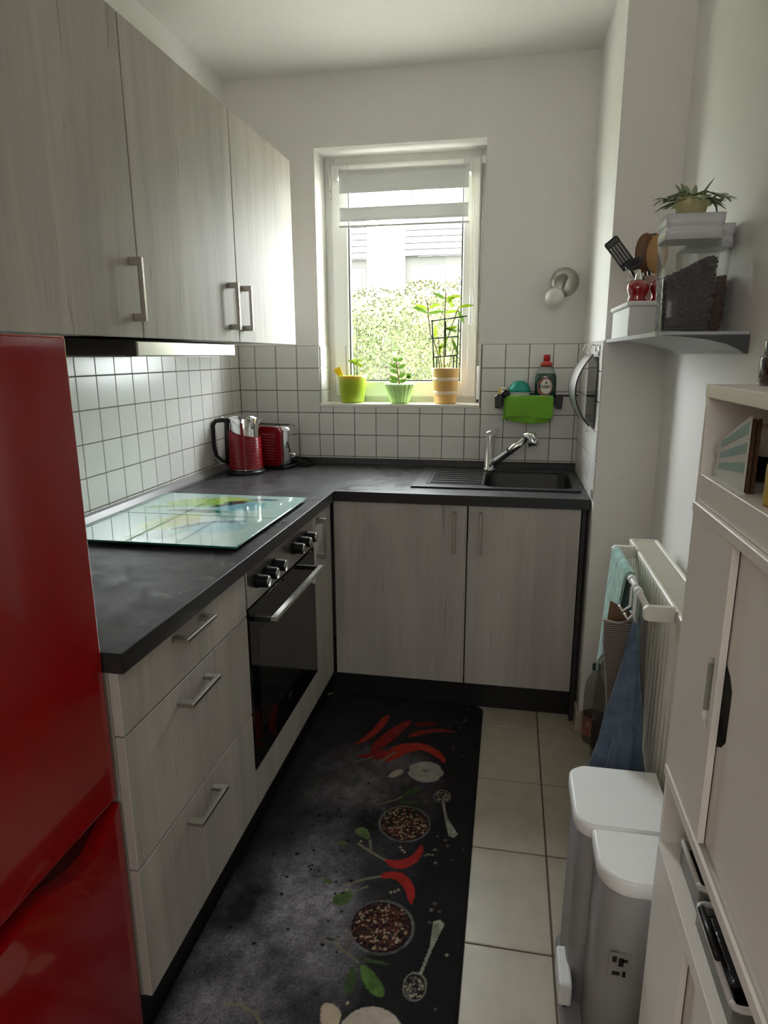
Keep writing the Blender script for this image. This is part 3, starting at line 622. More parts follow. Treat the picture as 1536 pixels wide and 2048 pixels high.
for y0, y1, lb in ((-1.421, -1.1135, 'glass hob cover with green and blue print, the half nearer the camera'), (-1.1115, -.809, 'glass hob cover with green and blue print, the half nearer the window')):
    hc = thing('hob_cover', (.31, (y0+y1)/2, .868), lb, 'hob cover', 'pair of printed glass hob covers')
    box('glass_plate', glasse, .048, .570, y0, y1, .8775, .8828, hc, .001)
    sheet('printed_top', hobm, hc, .049, .569, y0+.001, y1-.001, .8832, .004, hobcol, .006)
    for x in (.07, .548):
        for y in (y0+.02, y1-.02): b = B(); b.cyl((x, y, .8682), (x, y, .8775), .008, seg=12); b.build('foot', black, hc)
# ------------------------------------------------------------------ kettle
KX, KY, KZ = .134, -.285, .8685
kt = thing('kettle', (KX, KY, KZ), 'red ribbed cordless kettle with polished steel top and black handle', 'kettle')
b = B(); b.lathe([(0, 0), (.080, 0), (.084, .004), (.080, .012), (.070, .018), (0, .019)], (KX, KY, KZ), 36); b.build('power_base', black, kt)
def cutring(b, r, zf, seg, zoff=0): return [b.bm.verts.new((KX+r*math.cos(2*math.pi*i/seg), KY+r*math.sin(2*math.pi*i/seg), KZ+zf(2*math.pi*i/seg)+zoff)) for i in range(seg)]
b = B(); n = 40; seg = 48; rings = []
zt = lambda a: .176+.018*math.cos(a-math.pi*.95)
for i in range(n*2+1):
    f = i/(n*2); rr = .0725-.004*f+(.0012 if i % 4 < 2 else -.0006)
    rings.append([b.bm.verts.new((KX+rr*math.cos(2*math.pi*k/seg), KY+rr*math.sin(2*math.pi*k/seg), KZ+.022+f*(zt(2*math.pi*k/seg)-.022))) for k in range(seg)])
for A, Q in zip(rings, rings[1:]):
    for k in range(seg): b.bm.faces.new((A[k], A[(k+1) % seg], Q[(k+1) % seg], Q[k])).smooth = True
b.bm.faces.new(rings[0][::-1]); b.build('ribbed_shell', redm, kt)
b = B(); b.lathe([(.069, .012), (.069, .022), (.0665, .16), (.0640, .235), (.0625, .240), (.058, .2415), (0, .242)], (KX, KY, KZ), 40); b.build('steel_body', chrome, kt)
b = B(); b.lathe([(.052, .241), (.050, .246), (.012, .249), (0, .249)], (KX, KY, KZ), 32); b.build('lid', chrome, kt)
b = B(); v = [(KX+.050, KY-.016, .236), (KX+.050, KY+.022, .236), (KX+.086, KY+.004, .232), (KX+.055, KY-.010, .19), (KX+.055, KY+.016, .19)]
v = [b.bm.verts.new((x, y, KZ+z)) for x, y, z in v]
for qq in ((0, 2, 1), (0, 3, 2), (1, 2, 4), (2, 3, 4), (0, 1, 4, 3)): b.bm.faces.new([v[i] for i in qq])
b.build('spout', chrome, kt)
hx, hy = -.94, -.34
def hp(r, z): return (KX+hx*r, KY+hy*r, KZ+z)
b = B(); b.tube([hp(.060, .225), hp(.090, .228), hp(.118, .224), hp(.130, .205), hp(.132, .12), hp(.122, .075), hp(.098, .052), hp(.066, .042)], [.010, .0095, .009, .009, .009, .009, .008, .008], 12); hdl = b.build('handle', black, kt)
b = B(); b.tube([hp(.085, .2375), hp(.118, .235), hp(.1395, .212), hp(.1415, .12), hp(.130, .069), hp(.10, .043), hp(.068, .033)], .0042, 8); b.build('handle_trim', chrome, hdl)
b = B(); b.tube([hp(.068, .235), hp(.072, .15), hp(.074, .04)], [.013, .012, .012], 12); b.build('handle_spine', black, kt)
# ------------------------------------------------------------------ toaster
def rbox(b, c, ux, uy, L, D, H0, H1, r=.02, seg=6, mi=0):
    """rounded (in L-H plane) slab; ux length dir, uy depth dir"""
    ux, uy, c = Vector(ux).normalized(), Vector(uy).normalized(), Vector(c); P = []
    for cx, cz, a0 in ((L/2-r, H1-r, 0), (-L/2+r, H1-r, 90), (-L/2+r, H0+r, 180), (L/2-r, H0+r, 270)):
        for i in range(seg+1): a = math.radians(a0+90*i/seg); P.append((cx+r*math.cos(a), cz+r*math.sin(a)))
    A = [b.bm.verts.new(c+ux*u-uy*D/2+Vector((0, 0, w_))) for u, w_ in P]; Q = [b.bm.verts.new(c+ux*u+uy*D/2+Vector((0, 0, w_))) for u, w_ in P]; n_ = len(P)
    fs = [b.bm.faces.new(A[::-1]), b.bm.faces.new(Q)]
    for i in range(n_): fs.append(b.bm.faces.new((A[i], A[(i+1) % n_], Q[(i+1) % n_], Q[i]))); fs[-1].smooth = True
    for f in fs: f.material_index = mi
tx = Vector((.97, -.243, 0)); ty = Vector((.243, .97, 0)); tc_ = Vector((.172, -.106, .8686))
ts = thing('toaster', (.172, -.106, .8686), 'red ribbed toaster with chrome end standing behind the kettle', 'toaster')
b = B(); rbox(b, tc_, tx, ty, .245, .120, .012, .190, .028); b.build('chrome_body', chrome, ts)
b = B(); rbox(b, tc_-ty*.0655-tx*.004, tx, ty, .236, .014, .016, .188, .026); sh = b.build('side_panel', redm, ts)
b = B()
for i in range(10):
    z_ = .868+.046+i*.012; p = tc_-ty*.0728-tx*.004; b.tube([p-tx*.095+Vector((0, 0, z_-.868)), p+tx*.09+Vector((0, 0, z_-.868))], .0028, 8)
b.build('ribs', redm, sh)
b = B(); rbox(b, tc_, tx, ty, .250, .135, 0, .014, .006); b.build('base', black, ts)
b = B(); p = tc_+tx*.124
b.tube([p+Vector((0, 0, .05)), p+tx*.016+Vector((0, 0, .05)), p+tx*.016+Vector((0, 0, .062)), p+Vector((0, 0, .062))], .006, 8); b.build('lever', chrome, ts)
b = B()
for s_ in (-.028, .028):
    c0 = tc_+ty*s_+Vector((0, 0, .1905)); vs = [b.bm.verts.new(c0+tx*i*.095+ty*j*.011+Vector((0, 0, k*.0012))) for i in (-1, 1) for j in (-1, 1) for k in (-1, 1)]
    for qq in ((0, 1, 3, 2), (4, 6, 7, 5), (0, 4, 5, 1), (2, 3, 7, 6), (0, 2, 6, 4), (1, 5, 7, 3)): b.bm.faces.new([vs[i] for i in qq])
b.build('slots', black, ts)
b = B(); b.tube([(.305, -.085, .8735), (.345, -.10, .8735), (.365, -.07, .8735), (.34, -.045, .8735), (.355, -.030, .884), (.31, -.032, .900)], .0042, 8)
b.tube([(.310, -.07, .8735), (.35, -.085, .880), (.372, -.055, .8735), (.33, -.04, .8735)], .004, 8); b.build('power_cord', black, ts)
# ------------------------------------------------------------------ fridge
FX, FY1 = .581, -2.0205
fr = thing('fridge', (.29, -2.32, 0), 'tall glossy red fridge freezer at the left edge', 'fridge')
box('body', redg, .02, .535, -2.615, FY1-.002, .03, 1.385, fr, .004)
box('top_door', redg, .537, FX, -2.619, FY1, .590, 1.392, fr, .004, 3)
# lower door with a bowed finger recess at its top edge
b = B()
half = [(-2.018, .576), (-2.030, .566), (-2.045, .552), (-2.060, .542), (-2.080, .530), (-2.100, .525), (-2.120, .5255), (-2.140, .529), (-2.160, .535), (-2.180, .542), (-2.205, .552), (-2.235, .557), (-2.265, .555), (-2.290, .551), (-2.318, .549)]
prof = [(2*-2.319-y, z) for y, z in half]+half[::-1]
b.prism([(-2.619, .055)]+prof+[(FY1, .055)], 'x', .548, FX, 0); b.build('bottom_door', redg, fr)
b = B(); b.prism([(-2.600, .48), (-2.600, .589), (FY1-.004, .589), (FY1-.004, .48)], 'x', .537, .5475); b.build('handle_recess', mat('dark_red_recess', (.05, .001, .001), .3), fr)
b = B(); b.box(.02, .53, -2.60, FY1-.01, 0, .03); b.box(.53, .56, -2.60, FY1-.01, .004, .05); b.build('foot', black, fr)
# ------------------------------------------------------------------ window sill pots and plants
SZ = 1.1475
def potlathe(pr, c, m, name, parent, **k): return B().lathe(pr, c, k.pop('seg', 36), **k).build(name, m, parent)
c = (.528, .070, SZ)
p1 = thing('potted_plant', c, 'lime green pot with a small seedling and yellow tag, left on the sill', 'plant', 'pots on the window sill')
potlathe([(0, 0), (.050, 0), (.054, .010), (.066, .112), (.068, .122), (.064, .123), (.061, .108), (0, .105)], c, greenp, 'pot', p1)
B().lathe([(.060, .110), (0, .112)], c, 24).build('soil', soil, p1)
b = B(); b.prism([(.470, 1.262), (.497, 1.262), (.476, 1.312), (.446, 1.298)], 'y', .045, .0475); b.build('plant_tag', yelm, p1)
b = B(); b.tube([(.538, .06, 1.255), (.541, .06, 1.30), (.536, .06, 1.33)], .0022, 6); b.build('stem', stemg, p1)
b = B()
for d, L in (((-.6, -.3, .7), .035), ((.7, .2, .5), .055), ((.8, -.5, .1), .06), ((-.3, .5, 1), .03), ((.3, -.2, 1), .035), ((.9, .2, -.1), .05)): b.leaf((.537, .06, 1.325), d, L, .014, up=(0, -1, .4), droop=.3)
b.build('leaf', leaf1, p1)
b = B(); b.tube([(.507, .05, 1.25), (.505, .05, 1.405)], .0014, 6); b.tube([(.556, .05, 1.25), (.557, .05, 1.555)], .0013, 6); b.build('stick', black, p1)
c = (.752, .062, SZ)
p2 = thing('potted_plant', c, 'fluted pale green bowl pot with a small succulent, middle of the sill', 'plant', 'pots on the window sill')
potlathe([(0, 0), (.036, 0), (.042, .012), (.058, .06), (.067, .086), (.064, .087), (.054, .062), (0, .06)], c, mintp, 'pot', p2, seg=96, flute=.14, nfl=20)
B().lathe([(.055, .066), (0, .07)], c, 24).build('soil', soil, p2)
b = B(); b.tube([(.752, .06, 1.212), (.748, .06, 1.25), (.740, .06, 1.30), (.738, .06, 1.335)], [.004, .0035, .003, .002], 8); b.tube([(.752, .06, 1.225), (.768, .058, 1.245), (.785, .056, 1.262)], .0022, 6); b.build('stem', stemb, p2)
b = B()
for z_, s_ in ((1.335, -1), (1.335, 1), (1.305, -1), (1.302, 1), (1.280, -1), (1.262, 1), (1.255, -1), (1.243, 1), (1.24, -1)):
    L = .042 if z_ < 1.33 else .026
    b.leaf((.744, .06, z_), (s_, -.15, .55 if z_ > 1.26 else .25), L, .019, up=(0, -1, .4), droop=.05, fold=.2)
for d in ((.6, .1, .5), (.9, -.3, .1), (.3, 0, 1)): b.leaf((.785, .056, 1.262), d, .025, .014, up=(0, -1, .4), droop=.05)
b.build('leaf', leaf2, p2)
c = (.958, .072, SZ)
p3 = thing('potted_plant', c, 'orange banded pot with a climbing ginger-like plant on a dark trellis, right on the sill', 'plant', 'pots on the window sill')
b = B(); b.lathe([(0, 0), (.047, 0), (.050, .008), (.062, .150), (.064, .156), (.060, .157), (.057, .140), (0, .138)], c, 36); b.build('pot', orp, p3)
for z0, z1 in ((.040, .056), (.100, .116)):
    r0 = .050+(z0-.008)*.012/.142+.0004; r1 = .050+(z1-.008)*.012/.142+.0004; B().lathe([(r0-.001, z0), (r0, z0), (r1, z1), (r1-.001, z1)], c, 36).build('glaze_band', orpl, p3)
B().lathe([(.056, .142), (0, .145)], c, 24).build('soil', soil, p3)
b = B(); TY = .050
for a_ in (((.908, 1.29), (.897, 1.510)), ((1.008, 1.29), (1.014, 1.512)), ((.958, 1.352), (.957, 1.505)), ((.921, 1.29), (.920, 1.352)), ((.995, 1.29), (.994, 1.358)), ((.903, 1.352), (1.008, 1.358)), ((.882, 1.430), (1.014, 1.440)), ((.893, 1.506), (1.050, 1.525))):
    b.tube([(a_[0][0], TY, a_[0][1]), (a_[1][0], TY, a_[1][1])], .0031, 6)
b.build('trellis', trellis_m, p3)
b = B()
def zig(pts, r=.0025): b.tube([(x, .055+.006*math.sin(i*2), z_) for i, (x, z_) in enumerate(pts)], r, 6)
zig([(.955, 1.29), (.950, 1.38), (.952, 1.47), (.953, 1.56), (.955, 1.625)], .0028); zig([(.935, 1.29), (.925, 1.36), (.910, 1.41), (.890, 1.45), (.880, 1.52), (.876, 1.58), (.868, 1.598)]); zig([(.965, 1.43), (.985, 1.49), (1.000, 1.53), (1.012, 1.562)]); zig([(.945, 1.29), (.93, 1.38), (.926, 1.44)], .002); zig([(.97, 1.29), (.995, 1.40), (.985, 1.43)], .002)
b.build('stem', stemb, p3)
LV = [((.952, 1.598), (-1, .65), .055), ((.955, 1.585), (1, .6), .045), ((.955, 1.60), (.9, .25), .065), ((.953, 1.545), (-1, .05), .065), ((.953, 1.54), (1, .25), .055), ((.877, 1.555), (-1, .55), .055), ((.877, 1.54), (-.9, .5), .07), ((.880, 1.56), (1, .5), .052), ((1.012, 1.562), (1, .25), .06), ((1.010, 1.548), (.6, -1), .045), ((.985, 1.56), (-.3, 1), .04), ((.957, 1.47), (.9, .3), .05), ((.950, 1.475), (.8, -.1), .05), ((.94, 1.41), (-.3, -1), .045), ((.95, 1.395), (.3, 1), .05), ((.985, 1.43), (.5, -1), .055), ((.91, 1.49), (.1, -1), .05), ((.958, 1.40), (-.9, -.1), .03)]
for i, ((x, z_), (dx, dz), L) in enumerate(LV):
    b = B(); b.leaf((x, .055, z_), (dx, random.uniform(-.25, .2), dz), L*1.15, .015, up=(0, -1, .3), droop=.15, n=5); b.build('leaf', leaf1 if i % 3 else leaf2, p3)
# ------------------------------------------------------------------ wall lamp
lm = thing('wall_lamp', (1.452, .004, 1.645), 'small round steel wall lamp with bare frosted bulb above the sink', 'lamp')
b = B(); b.lathe([(0, .028), (.040, .024), (.056, .012), (.058, 0), (0, 0)], (1.450, .003, 1.650), 32, (0, -1, 0)); b.build('wall_plate', steel, lm)
b = B(); b.cyl((1.445, -.022, 1.668), (1.415, -.095, 1.600), .017, .019, 20); b.build('socket', steel, lm)
b = B(); b.tube([(1.418, -.088, 1.607), (1.412, -.102, 1.593), (1.405, -.116, 1.578), (1.399, -.128, 1.565)], [.018, .033, .036, .022], 20); b.sphere((1.405, -.114, 1.580), .036, 20); b.build('bulb', bulbm, lm)
# ------------------------------------------------------------------ suction caddy group on the tiles
cd = thing('sink_caddy', (1.32, -.05, 1.14), 'black wall caddy stuck to the tiles above the tap', 'caddy')
b = B(); b.box(1.205, 1.440, -.100, -.097, 1.150, 1.188, .001); b.box(1.205, 1.440, -.006, -.0035, 1.150, 1.20, .001); b.box(1.205, 1.440, -.100, -.0035, 1.172, 1.176); b.box(1.200, 1.205, -.102, -.0035, 1.148, 1.192, .001); b.box(1.440, 1.445, -.102, -.0035, 1.148, 1.192, .001); b.build('tray', black, cd)
for x0, x1 in ((1.186, 1.216), (1.432, 1.460)):
    b = B(); b.prism([(x0, 1.142), (x0-.002, 1.190), (x0+.008, 1.200), (x1-.004, 1.200), (x1+.002, 1.188), (x1-.002, 1.140)], 'y', -.116, -.1005, .004); b.build('end_block', black, cd)
b = B(); b.lathe([(0, .014), (.015, .011), (.018, .0)], (1.228, -.1005, 1.200), 20, (0, -1, 0)); b.build('end_knob', black, cd)
b = B(); b.box(1.445, 1.530, -.012, -.004, 1.186, 1.194, .001); b.build('side_rail', black, cd)
dp = thing('dish_brush', (1.285, -.055, 1.154), 'round dish brush with teal dome and white bristles in the caddy', 'brush')
b = B(); b.lathe([(0, .078), (.02, .075), (.037, .062), (.046, .042), (.047, .032), (0, .032)], (1.285, -.052, 1.1765), 28); b.build('dome', mat('teal_rubber', (.02, .33, .26), .4), dp)
b = B(); b.lathe([(.043, .032), (.046, .02), (.040, .0), (0, 0)], (1.285, -.052, 1.1765), 28); b.build('bristles', mat('white_bristle', (.55, .58, .55), .9, bump=1, bscale=600), dp)
sg = thing('sponge', (1.222, -.04, 1.154), 'white and yellow sponge standing at the left end of the caddy', 'sponge')
b = B(); b.box(1.207, 1.236, -.075, -.02, 1.1765, 1.226, .008, 2); b.build('foam', mat('pale_foam', (.66, .62, .50), .9, bump=1, bscale=300), sg)
b = B(); b.box(1.1985, 1.2065, -.060, -.03, 1.196, 1.224, .003, 1); b.build('scouring_layer', yelm, sg)
bt = thing('detergent_bottle', (1.392, -.052, 1.1765), 'dark green washing-up liquid bottle with red cap and oval label', 'bottle')
def oval(b, prof, c, seg=32, fy=.50):
    rings = [[b.bm.verts.new((c[0]+rx*math.cos(2*math.pi*i/seg), c[1]+rx*fy*math.sin(2*math.pi*i/seg), c[2]+z_)) for i in range(seg)] for rx, z_ in prof]
    for A, Q in zip(rings, rings[1:]):
        for i in range(seg): b.bm.faces.new((A[i], A[(i+1) % seg], Q[(i+1) % seg], Q[i])).smooth = True
    b.bm.faces.new(rings[0][::-1]); b.bm.faces.new(rings[-1])
b = B(); oval(b, [(.036, 0), (.042, .006), (.045, .06), (.043, .095), (.040, .105)], (1.392, -.052, 1.1765)); b.build('liquid_body', mat('green_detergent', (.006, .055, .035), .1, coat=1), bt)
b = B(); oval(b, [(.0398, .105), (.035, .118), (.026, .131), (.022, .136)], (1.392, -.052, 1.1765)); b.build('clear_shoulder', mat('clear_green_plastic', (.33, .38, .33), .15, coat=.6), bt)
b = B(); oval(b, [(.024, .136), (.023, .150), (.017, .154), (.013, .158)], (1.392, -.052, 1.1765), fy=.8); b.build('collar', mat('pink_red_plastic', (.50, .06, .05), .35), bt)
b = B(); oval(b, [(.013, .158), (.014, .174), (.013, .182), (.005, .184)], (1.392, -.052, 1.1765), fy=.8); b.build('cap', mat('red_plastic', (.42, .01, .01), .35), bt)
def labelwrap(b, pts, z0=1.1765, cx=1.392):
    """polygon in (x,z) wrapped on the bottle front"""
    vs = []
    for x, z_ in pts:
        rx = .0452; u = max(-1, min(1, x/rx)); vs.append(b.bm.verts.new((cx+x, -.052-rx*.50*math.sqrt(max(0, 1-u*u))-.0008, z0+z_)))
    b.bm.faces.new(vs)
def disc(b, cx_, cz, rx, rz, n=24, off=0):
    c = None; ring = []
    def pt(x, z_): u = max(-1, min(1, x/.0452)); return b.bm.verts.new((1.392+x, -.052-.0452*.50*math.sqrt(1-u*u)-.0008-off, 1.1765+z_))
    c = pt(cx_, cz); ring = [pt(cx_+rx*math.cos(2*math.pi*i/n), cz+rz*math.sin(2*math.pi*i/n)) for i in range(n)]
    for i in range(n): b.bm.faces.new((c, ring[i], ring[(i+1) % n]))
b = B(); disc(b, -.003, .052, .031, .040); lb1 = b.build('label', mat('red_brown_label', (.30, .12, .09), .4), bt)
b = B(); disc(b, .001, .054, .023, .030, off=.0005); b.build('label_centre', mat('white_label', (.72, .68, .62), .4), lb1)
b = B(); disc(b, .001, .069, .0035, .006, off=.001); b.build('drop_mark', mat('label_ink', (.02, .05, .03), .4), lb1)
tcu = bpy.data.curves.new('lettering', 'FONT'); tcu.body = 'FAIRY'; tcu.size = .0155; tcu.align_x = 'CENTER'; tcu.align_y = 'CENTER'; tcu.extrude = .0002; tcu.space_character = .95; tcu.offset = .0004
to = bpy.data.objects.new('lettering', tcu); COL.objects.link(to); to.parent = lb1; tcu.materials.append(mat('label_ink_dark', (.03, .03, .02), .4))
to.parent = None; tm = bpy.data.meshes.new_from_object(to); bpy.data.objects.remove(to)
tm.transform(Matrix.Translation(Vector((1.393, -.0768, 1.2285))-world_origin(lb1)) @ Matrix.Rotation(math.radians(90), 4, 'X'))
to = bpy.data.objects.new('lettering', tm); COL.objects.link(to); to.parent = lb1
cg = thing('cleaning_cloth', (1.325, -.104, 1.19), 'bright green microfibre cloth folded over the caddy front', 'cloth')
def clothf(x0, x1, zt, zb, y, w, sk=0, ph=0):
    return lambda u, v: (x0+(x1-x0)*u+sk*v, y-.006*v-w*math.sin(u*7+ph+v*2)*v-.002*math.sin(u*19+ph), zt+(zb-zt)*v+.004*math.sin(u*5+ph)*v)
solid(B().grid(clothf(1.232, 1.424, 1.189, 1.104, -.118, .005), 24, 12).build('front_fold', clothg, cg), .003)
solid(B().grid(clothf(1.240, 1.402, 1.186, 1.083, -.112, .006, .012, 2), 24, 12).build('back_fold', clothg, cg), .003)
solid(B().grid(lambda u, v: (1.234+.188*u, -.080-.036*v, 1.190+.0035*math.sin(math.pi*v)), 12, 6).build('top_fold', clothg, cg), .003)
solid(B().grid(clothf(1.224, 1.250, 1.188, 1.092, -.108, .002, -.004), 4, 10).build('side_fold', clothg, cg), .003)
# ------------------------------------------------------------------ bowed steel tray hanging on the right tiled return
tr = thing('hanging_tray', (1.51, -.43, 1.12), 'bowed steel tray hanging from wire hooks on the tiled right wall', 'tray')
o_ = B().grid(lambda u, v: (1.520-.052*(1-(2*v-1)**2), -.558+.256*u, 1.118+.242*v), 12, 20).build('steel_sheet', steel, tr); solid(o_, .0016)
for v0 in (0, 1):
    b = B(); y_ = -.558+.256*v0; b.tube([(1.520-.052*(1-(2*k/16-1)**2), y_, 1.118+.242*k/16) for k in range(17)], .0028, 6); b.build('rolled_edge', dark, tr)
b = B()
for y_ in (-.535, -.325): b.tube([(1.530, y_, 1.370), (1.530, y_, 1.392), (1.515, y_, 1.394), (1.508, y_, 1.372), (1.518, y_, 1.358)], .0022, 6)
b.tube([(1.534, -.59, 1.392), (1.534, -.31, 1.394)], .0022, 6); b.tube([(1.534, -.59, 1.392), (1.534, -.59, 1.355)], .003, 6)
b.tube([(1.519, -.545, 1.122), (1.512, -.55, 1.100), (1.535, -.55, 1.098)], .0022, 6); b.tube([(1.519, -.32, 1.122), (1.512, -.32, 1.112), (1.535, -.32, 1.112)], .0022, 6)
b.build('wire_hooks', chrome, tr)
lab(box('back_plate', mat('black_green_gloss', (.006, .012, .011), .12), 1.5325, 1.5362, -.580, -.305, 1.112, 1.352, tr), 'glossy black-green back plate')
# ------------------------------------------------------------------ wall shelf
ws = thing('wall_shelf', (1.64, -1.05, 1.40), 'grey curved-bracket wall shelf on the right wall', 'shelf')
shm = mat('grey_shelf_board', (.42, .44, .46), .35); shd = mat('dark_shelf_end', (.055, .06, .06), .4)
b = B(); b.box(1.548, XR-.001, -1.418, -.662, 1.3985, 1.4065, .002); b.build('board', shm, ws)
b = B(); pr = [(XR-.001, 1.3985), (1.560, 1.3985), (1.600, 1.3965), (1.650, 1.390), (1.690, 1.380), (1.715, 1.3685), (1.724, 1.361), (XR-.001, 1.361)]
b.prism(pr, 'y', -1.412, -.662); b.build('underside', mat('pale_grey_underside', (.50, .51, .51), .5), ws)
b = B(); b.prism(pr, 'y', -1.4195, -1.4125); b.build('end_cap', shd, ws)
b = B(); b.box(1.545, 1.548, -1.418, -.662, 1.397, 1.4065); b.build('front_edge', shm, ws)
SH = 1.4068
def canister(x0, x1, y0, y1, h, fillfn, lb, fillm, grp):
    cxm, cym = (x0+x1)/2, (y0+y1)/2
    t_ = thing('storage_canister', (cxm, cym, SH), lb, 'canister', grp)
    hx_, hy_ = (x1-x0)/2, (y1-y0)/2
    def rr(b, s, z_, r=.012, n=4):
        P = []
        for sx, sy, a0 in ((1, 1, 0), (-1, 1, 90), (-1, -1, 180), (1, -1, 270)):
            for i in range(n+1): a = math.radians(a0+90*i/n); P.append(b.bm.verts.new((cxm+sx*(hx_*s-r)+r*math.cos(a), cym+sy*(hy_*s-r)+r*math.sin(a), z_)))
        return P
    def loft(b, secs):
        R_ = [rr(b, s, z_, r) for s, z_, r in secs]
        for A, Q in zip(R_, R_[1:]):
            for i in range(len(A)): b.bm.faces.new((A[i], A[(i+1) % len(A)], Q[(i+1) % len(A)], Q[i])).smooth = True
        b.bm.faces.new(R_[0][::-1]); b.bm.faces.new(R_[-1])
    b = B(); loft(b, [(.84, SH+.0005, .010), (.86, SH+.004, .012), (.98, SH+h*.80, .012)]); b.build('body', canm, t_)
    b = B(); loft(b, [(.99, SH+h*.79, .012), (1.0, SH+h*.86, .012), (1.0, SH+h*.865, .012), (.97, SH+h*.87, .012), (.97, SH+h*.90, .012), (1.0, SH+h*.905, .012), (1.03, SH+h, .012)]); b.build('lid', mat('translucent_white_lid', (.55, .56, .58), .3, trans=.0), t_)
    # filling
    b = B(); n_ = 14; s0, s1 = .80, .86
    def top(u, v): return fillfn(u, v)
    g_ = [[b.bm.verts.new((cxm+(2*i/n_-1)*hx_*s1, cym+(2*j/n_-1)*hy_*s1, SH+.006+top(i/n_, j/n_)+random.uniform(-.002, .002))) for j in range(n_+1)] for i in range(n_+1)]
    for i in range(n_):
        for j in range(n_): b.bm.faces.new((g_[i][j], g_[i+1][j], g_[i+1][j+1], g_[i][j+1]))
    rim = [g_[i][0] for i in range(n_+1)]+[g_[n_][j] for j in range(1, n_+1)]+[g_[i][n_] for i in range(n_-1, -1, -1)]+[g_[0][j] for j in range(n_-1, 0, -1)]
    low = [b.bm.verts.new((cxm+(v.co.x-cxm)*s0/s1, cym+(v.co.y-cym)*s0/s1, SH+.005)) for v in rim]
    for i in range(len(rim)): b.bm.faces.new((rim[i], rim[(i+1) % len(rim)], low[(i+1) % len(rim)], low[i]))
    b.bm.faces.new(low)
    f_ = b.build('filling', fillm, t_)
    b = B(); ico = [(0, 0, 1), (.89, 0, .45), (.28, .85, .45), (-.72, .53, .45), (-.72, -.53, .45), (.28, -.85, .45), (.72, .53, -.45), (-.28, .85, -.45), (-.89, 0, -.45), (-.28, -.85, -.45), (.72, -.53, -.45), (0, 0, -1)]
    fc = ((0, 1, 2), (0, 2, 3), (0, 3, 4), (0, 4, 5), (0, 5, 1), (1, 6, 2), (2, 7, 3), (3, 8, 4), (4, 9, 5), (5, 10, 1), (6, 7, 2), (7, 8, 3), (8, 9, 4), (9, 10, 5), (10, 6, 1), (11, 7, 6), (11, 8, 7), (11, 9, 8), (11, 10, 9), (11, 6, 10))
    def bean(p, r):
        vs = [b.bm.verts.new((p[0]+x*r, p[1]+y*r*.8, p[2]+z_*r*.8)) for x, y, z_ in ico]
        for q_ in fc: b.bm.faces.new([vs[i] for i in q_]).smooth = True
    for _ in range(140): u, v = random.random(), random.random(); bean((cxm+(2*u-1)*hx_*.8, cym+(2*v-1)*hy_*.8, SH+.009+top(u, v)), .0045)
    for _ in range(700):
        u, w_ = random.random(), random.random(); hh = top(u, 0)
        if random.random() < .6: bean((cxm+(2*u-1)*hx_*(s0+(s1-s0)*w_), cym-hy_*(s0+(s1-s0)*w_)+.001, SH+.008+hh*w_), .0042)
        else: hh = top(0, u); bean((cxm-hx_*(s0+(s1-s0)*w_)+.001, cym+(2*u-1)*hy_*(s0+(s1-s0)*w_), SH+.008+hh*w_), .0042)
    o2 = b.build('bean_heap', fillm, t_); o2['kind'] = 'stuff'
    return t_
canister(1.556, 1.672, -1.383, -1.288, .238, lambda u, v: .110+.034*min(1, max(0, (u-.1)*1.3))-.012*(1-v)*(1-u), 'clear canister half full of coffee beans at the near end of the shelf', coffee, 'clear canisters on the wall shelf')
nutm = mat('brown_kernels', (.075, .028, .014), .5, var=.6, vscale=(70, 70, 70))
canister(1.622, 1.724, -1.272, -1.172, .235, lambda u, v: .105+.01*u, 'second clear canister with brown kernels behind the coffee canister', nutm, 'clear canisters on the wall shelf')
# plant on the coffee canister
c = (1.612, -1.335, SH+.239)
pp = thing('potted_succulent', c, 'cream pot of trailing grey-green succulent on top of the coffee canister', 'plant')
b = B(); b.lathe([(0, 0), (.028, 0), (.032, .020), (.036, .021), (.037, .034), (.033, .034), (.031, .028), (0, .026)], c, 28); b.build('pot', creamp, pp)
b = B(); b.tube([(1.62, -1.37, c[2]+.028), (1.64, -1.375, c[2]+.027), (1.652, -1.372, c[2]+.010), (1.655, -1.370, c[2]+.001)], .0016, 6); b.build('wire', black, pp)
for k in range(44):
    a = random.uniform(0, 6.283); L = random.uniform(.032, .062); el = random.choice((.9, .35, .1, .0)) if k > 5 else 1.6
    b = B(); b.leaf((c[0]+.014*math.cos(a), c[1]+.014*math.sin(a), c[2]+.030), (math.cos(a), math.sin(a), el), L, .013, droop=.35 if k > 5 else 0, n=4, fold=.5); b.build('leaf', leaf3, pp)
for dx, dy, s_ in ((-.055, -.01, 1.2), (.062, .0, 1.2), (-.04, -.03, 1), (.042, -.03, 1.1), (.05, .02, 1)):
    p = Vector((c[0]+dx, c[1]+dy, c[2]+.034)); b = B(); b.tube([(c[0], c[1], c[2]+.042), tuple((Vector(c)+Vector((dx*.5, dy*.5, .048)))), tuple(p)], .0015, 5); b.build('stem', stemg, pp)
    for k in range(6):
        a = k*1.05; b = B(); b.leaf(tuple(p), (math.cos(a)+dx*8, math.sin(a), .5-.2*(k % 3)), .024*s_, .008, droop=.4, fold=.4); b.build('leaf', leaf3, pp)
# white box with lid
wx = thing('storage_box', (1.64, -.83, SH), 'white box with overhanging lid at the far end of the shelf', 'box')
box('body', whitep, 1.556, 1.728, -.992, -.690, SH, 1.487, wx, .002)
box('lid', whitep, 1.549, 1.7315, -1.0, -.682, 1.487, 1.500, wx, .003)
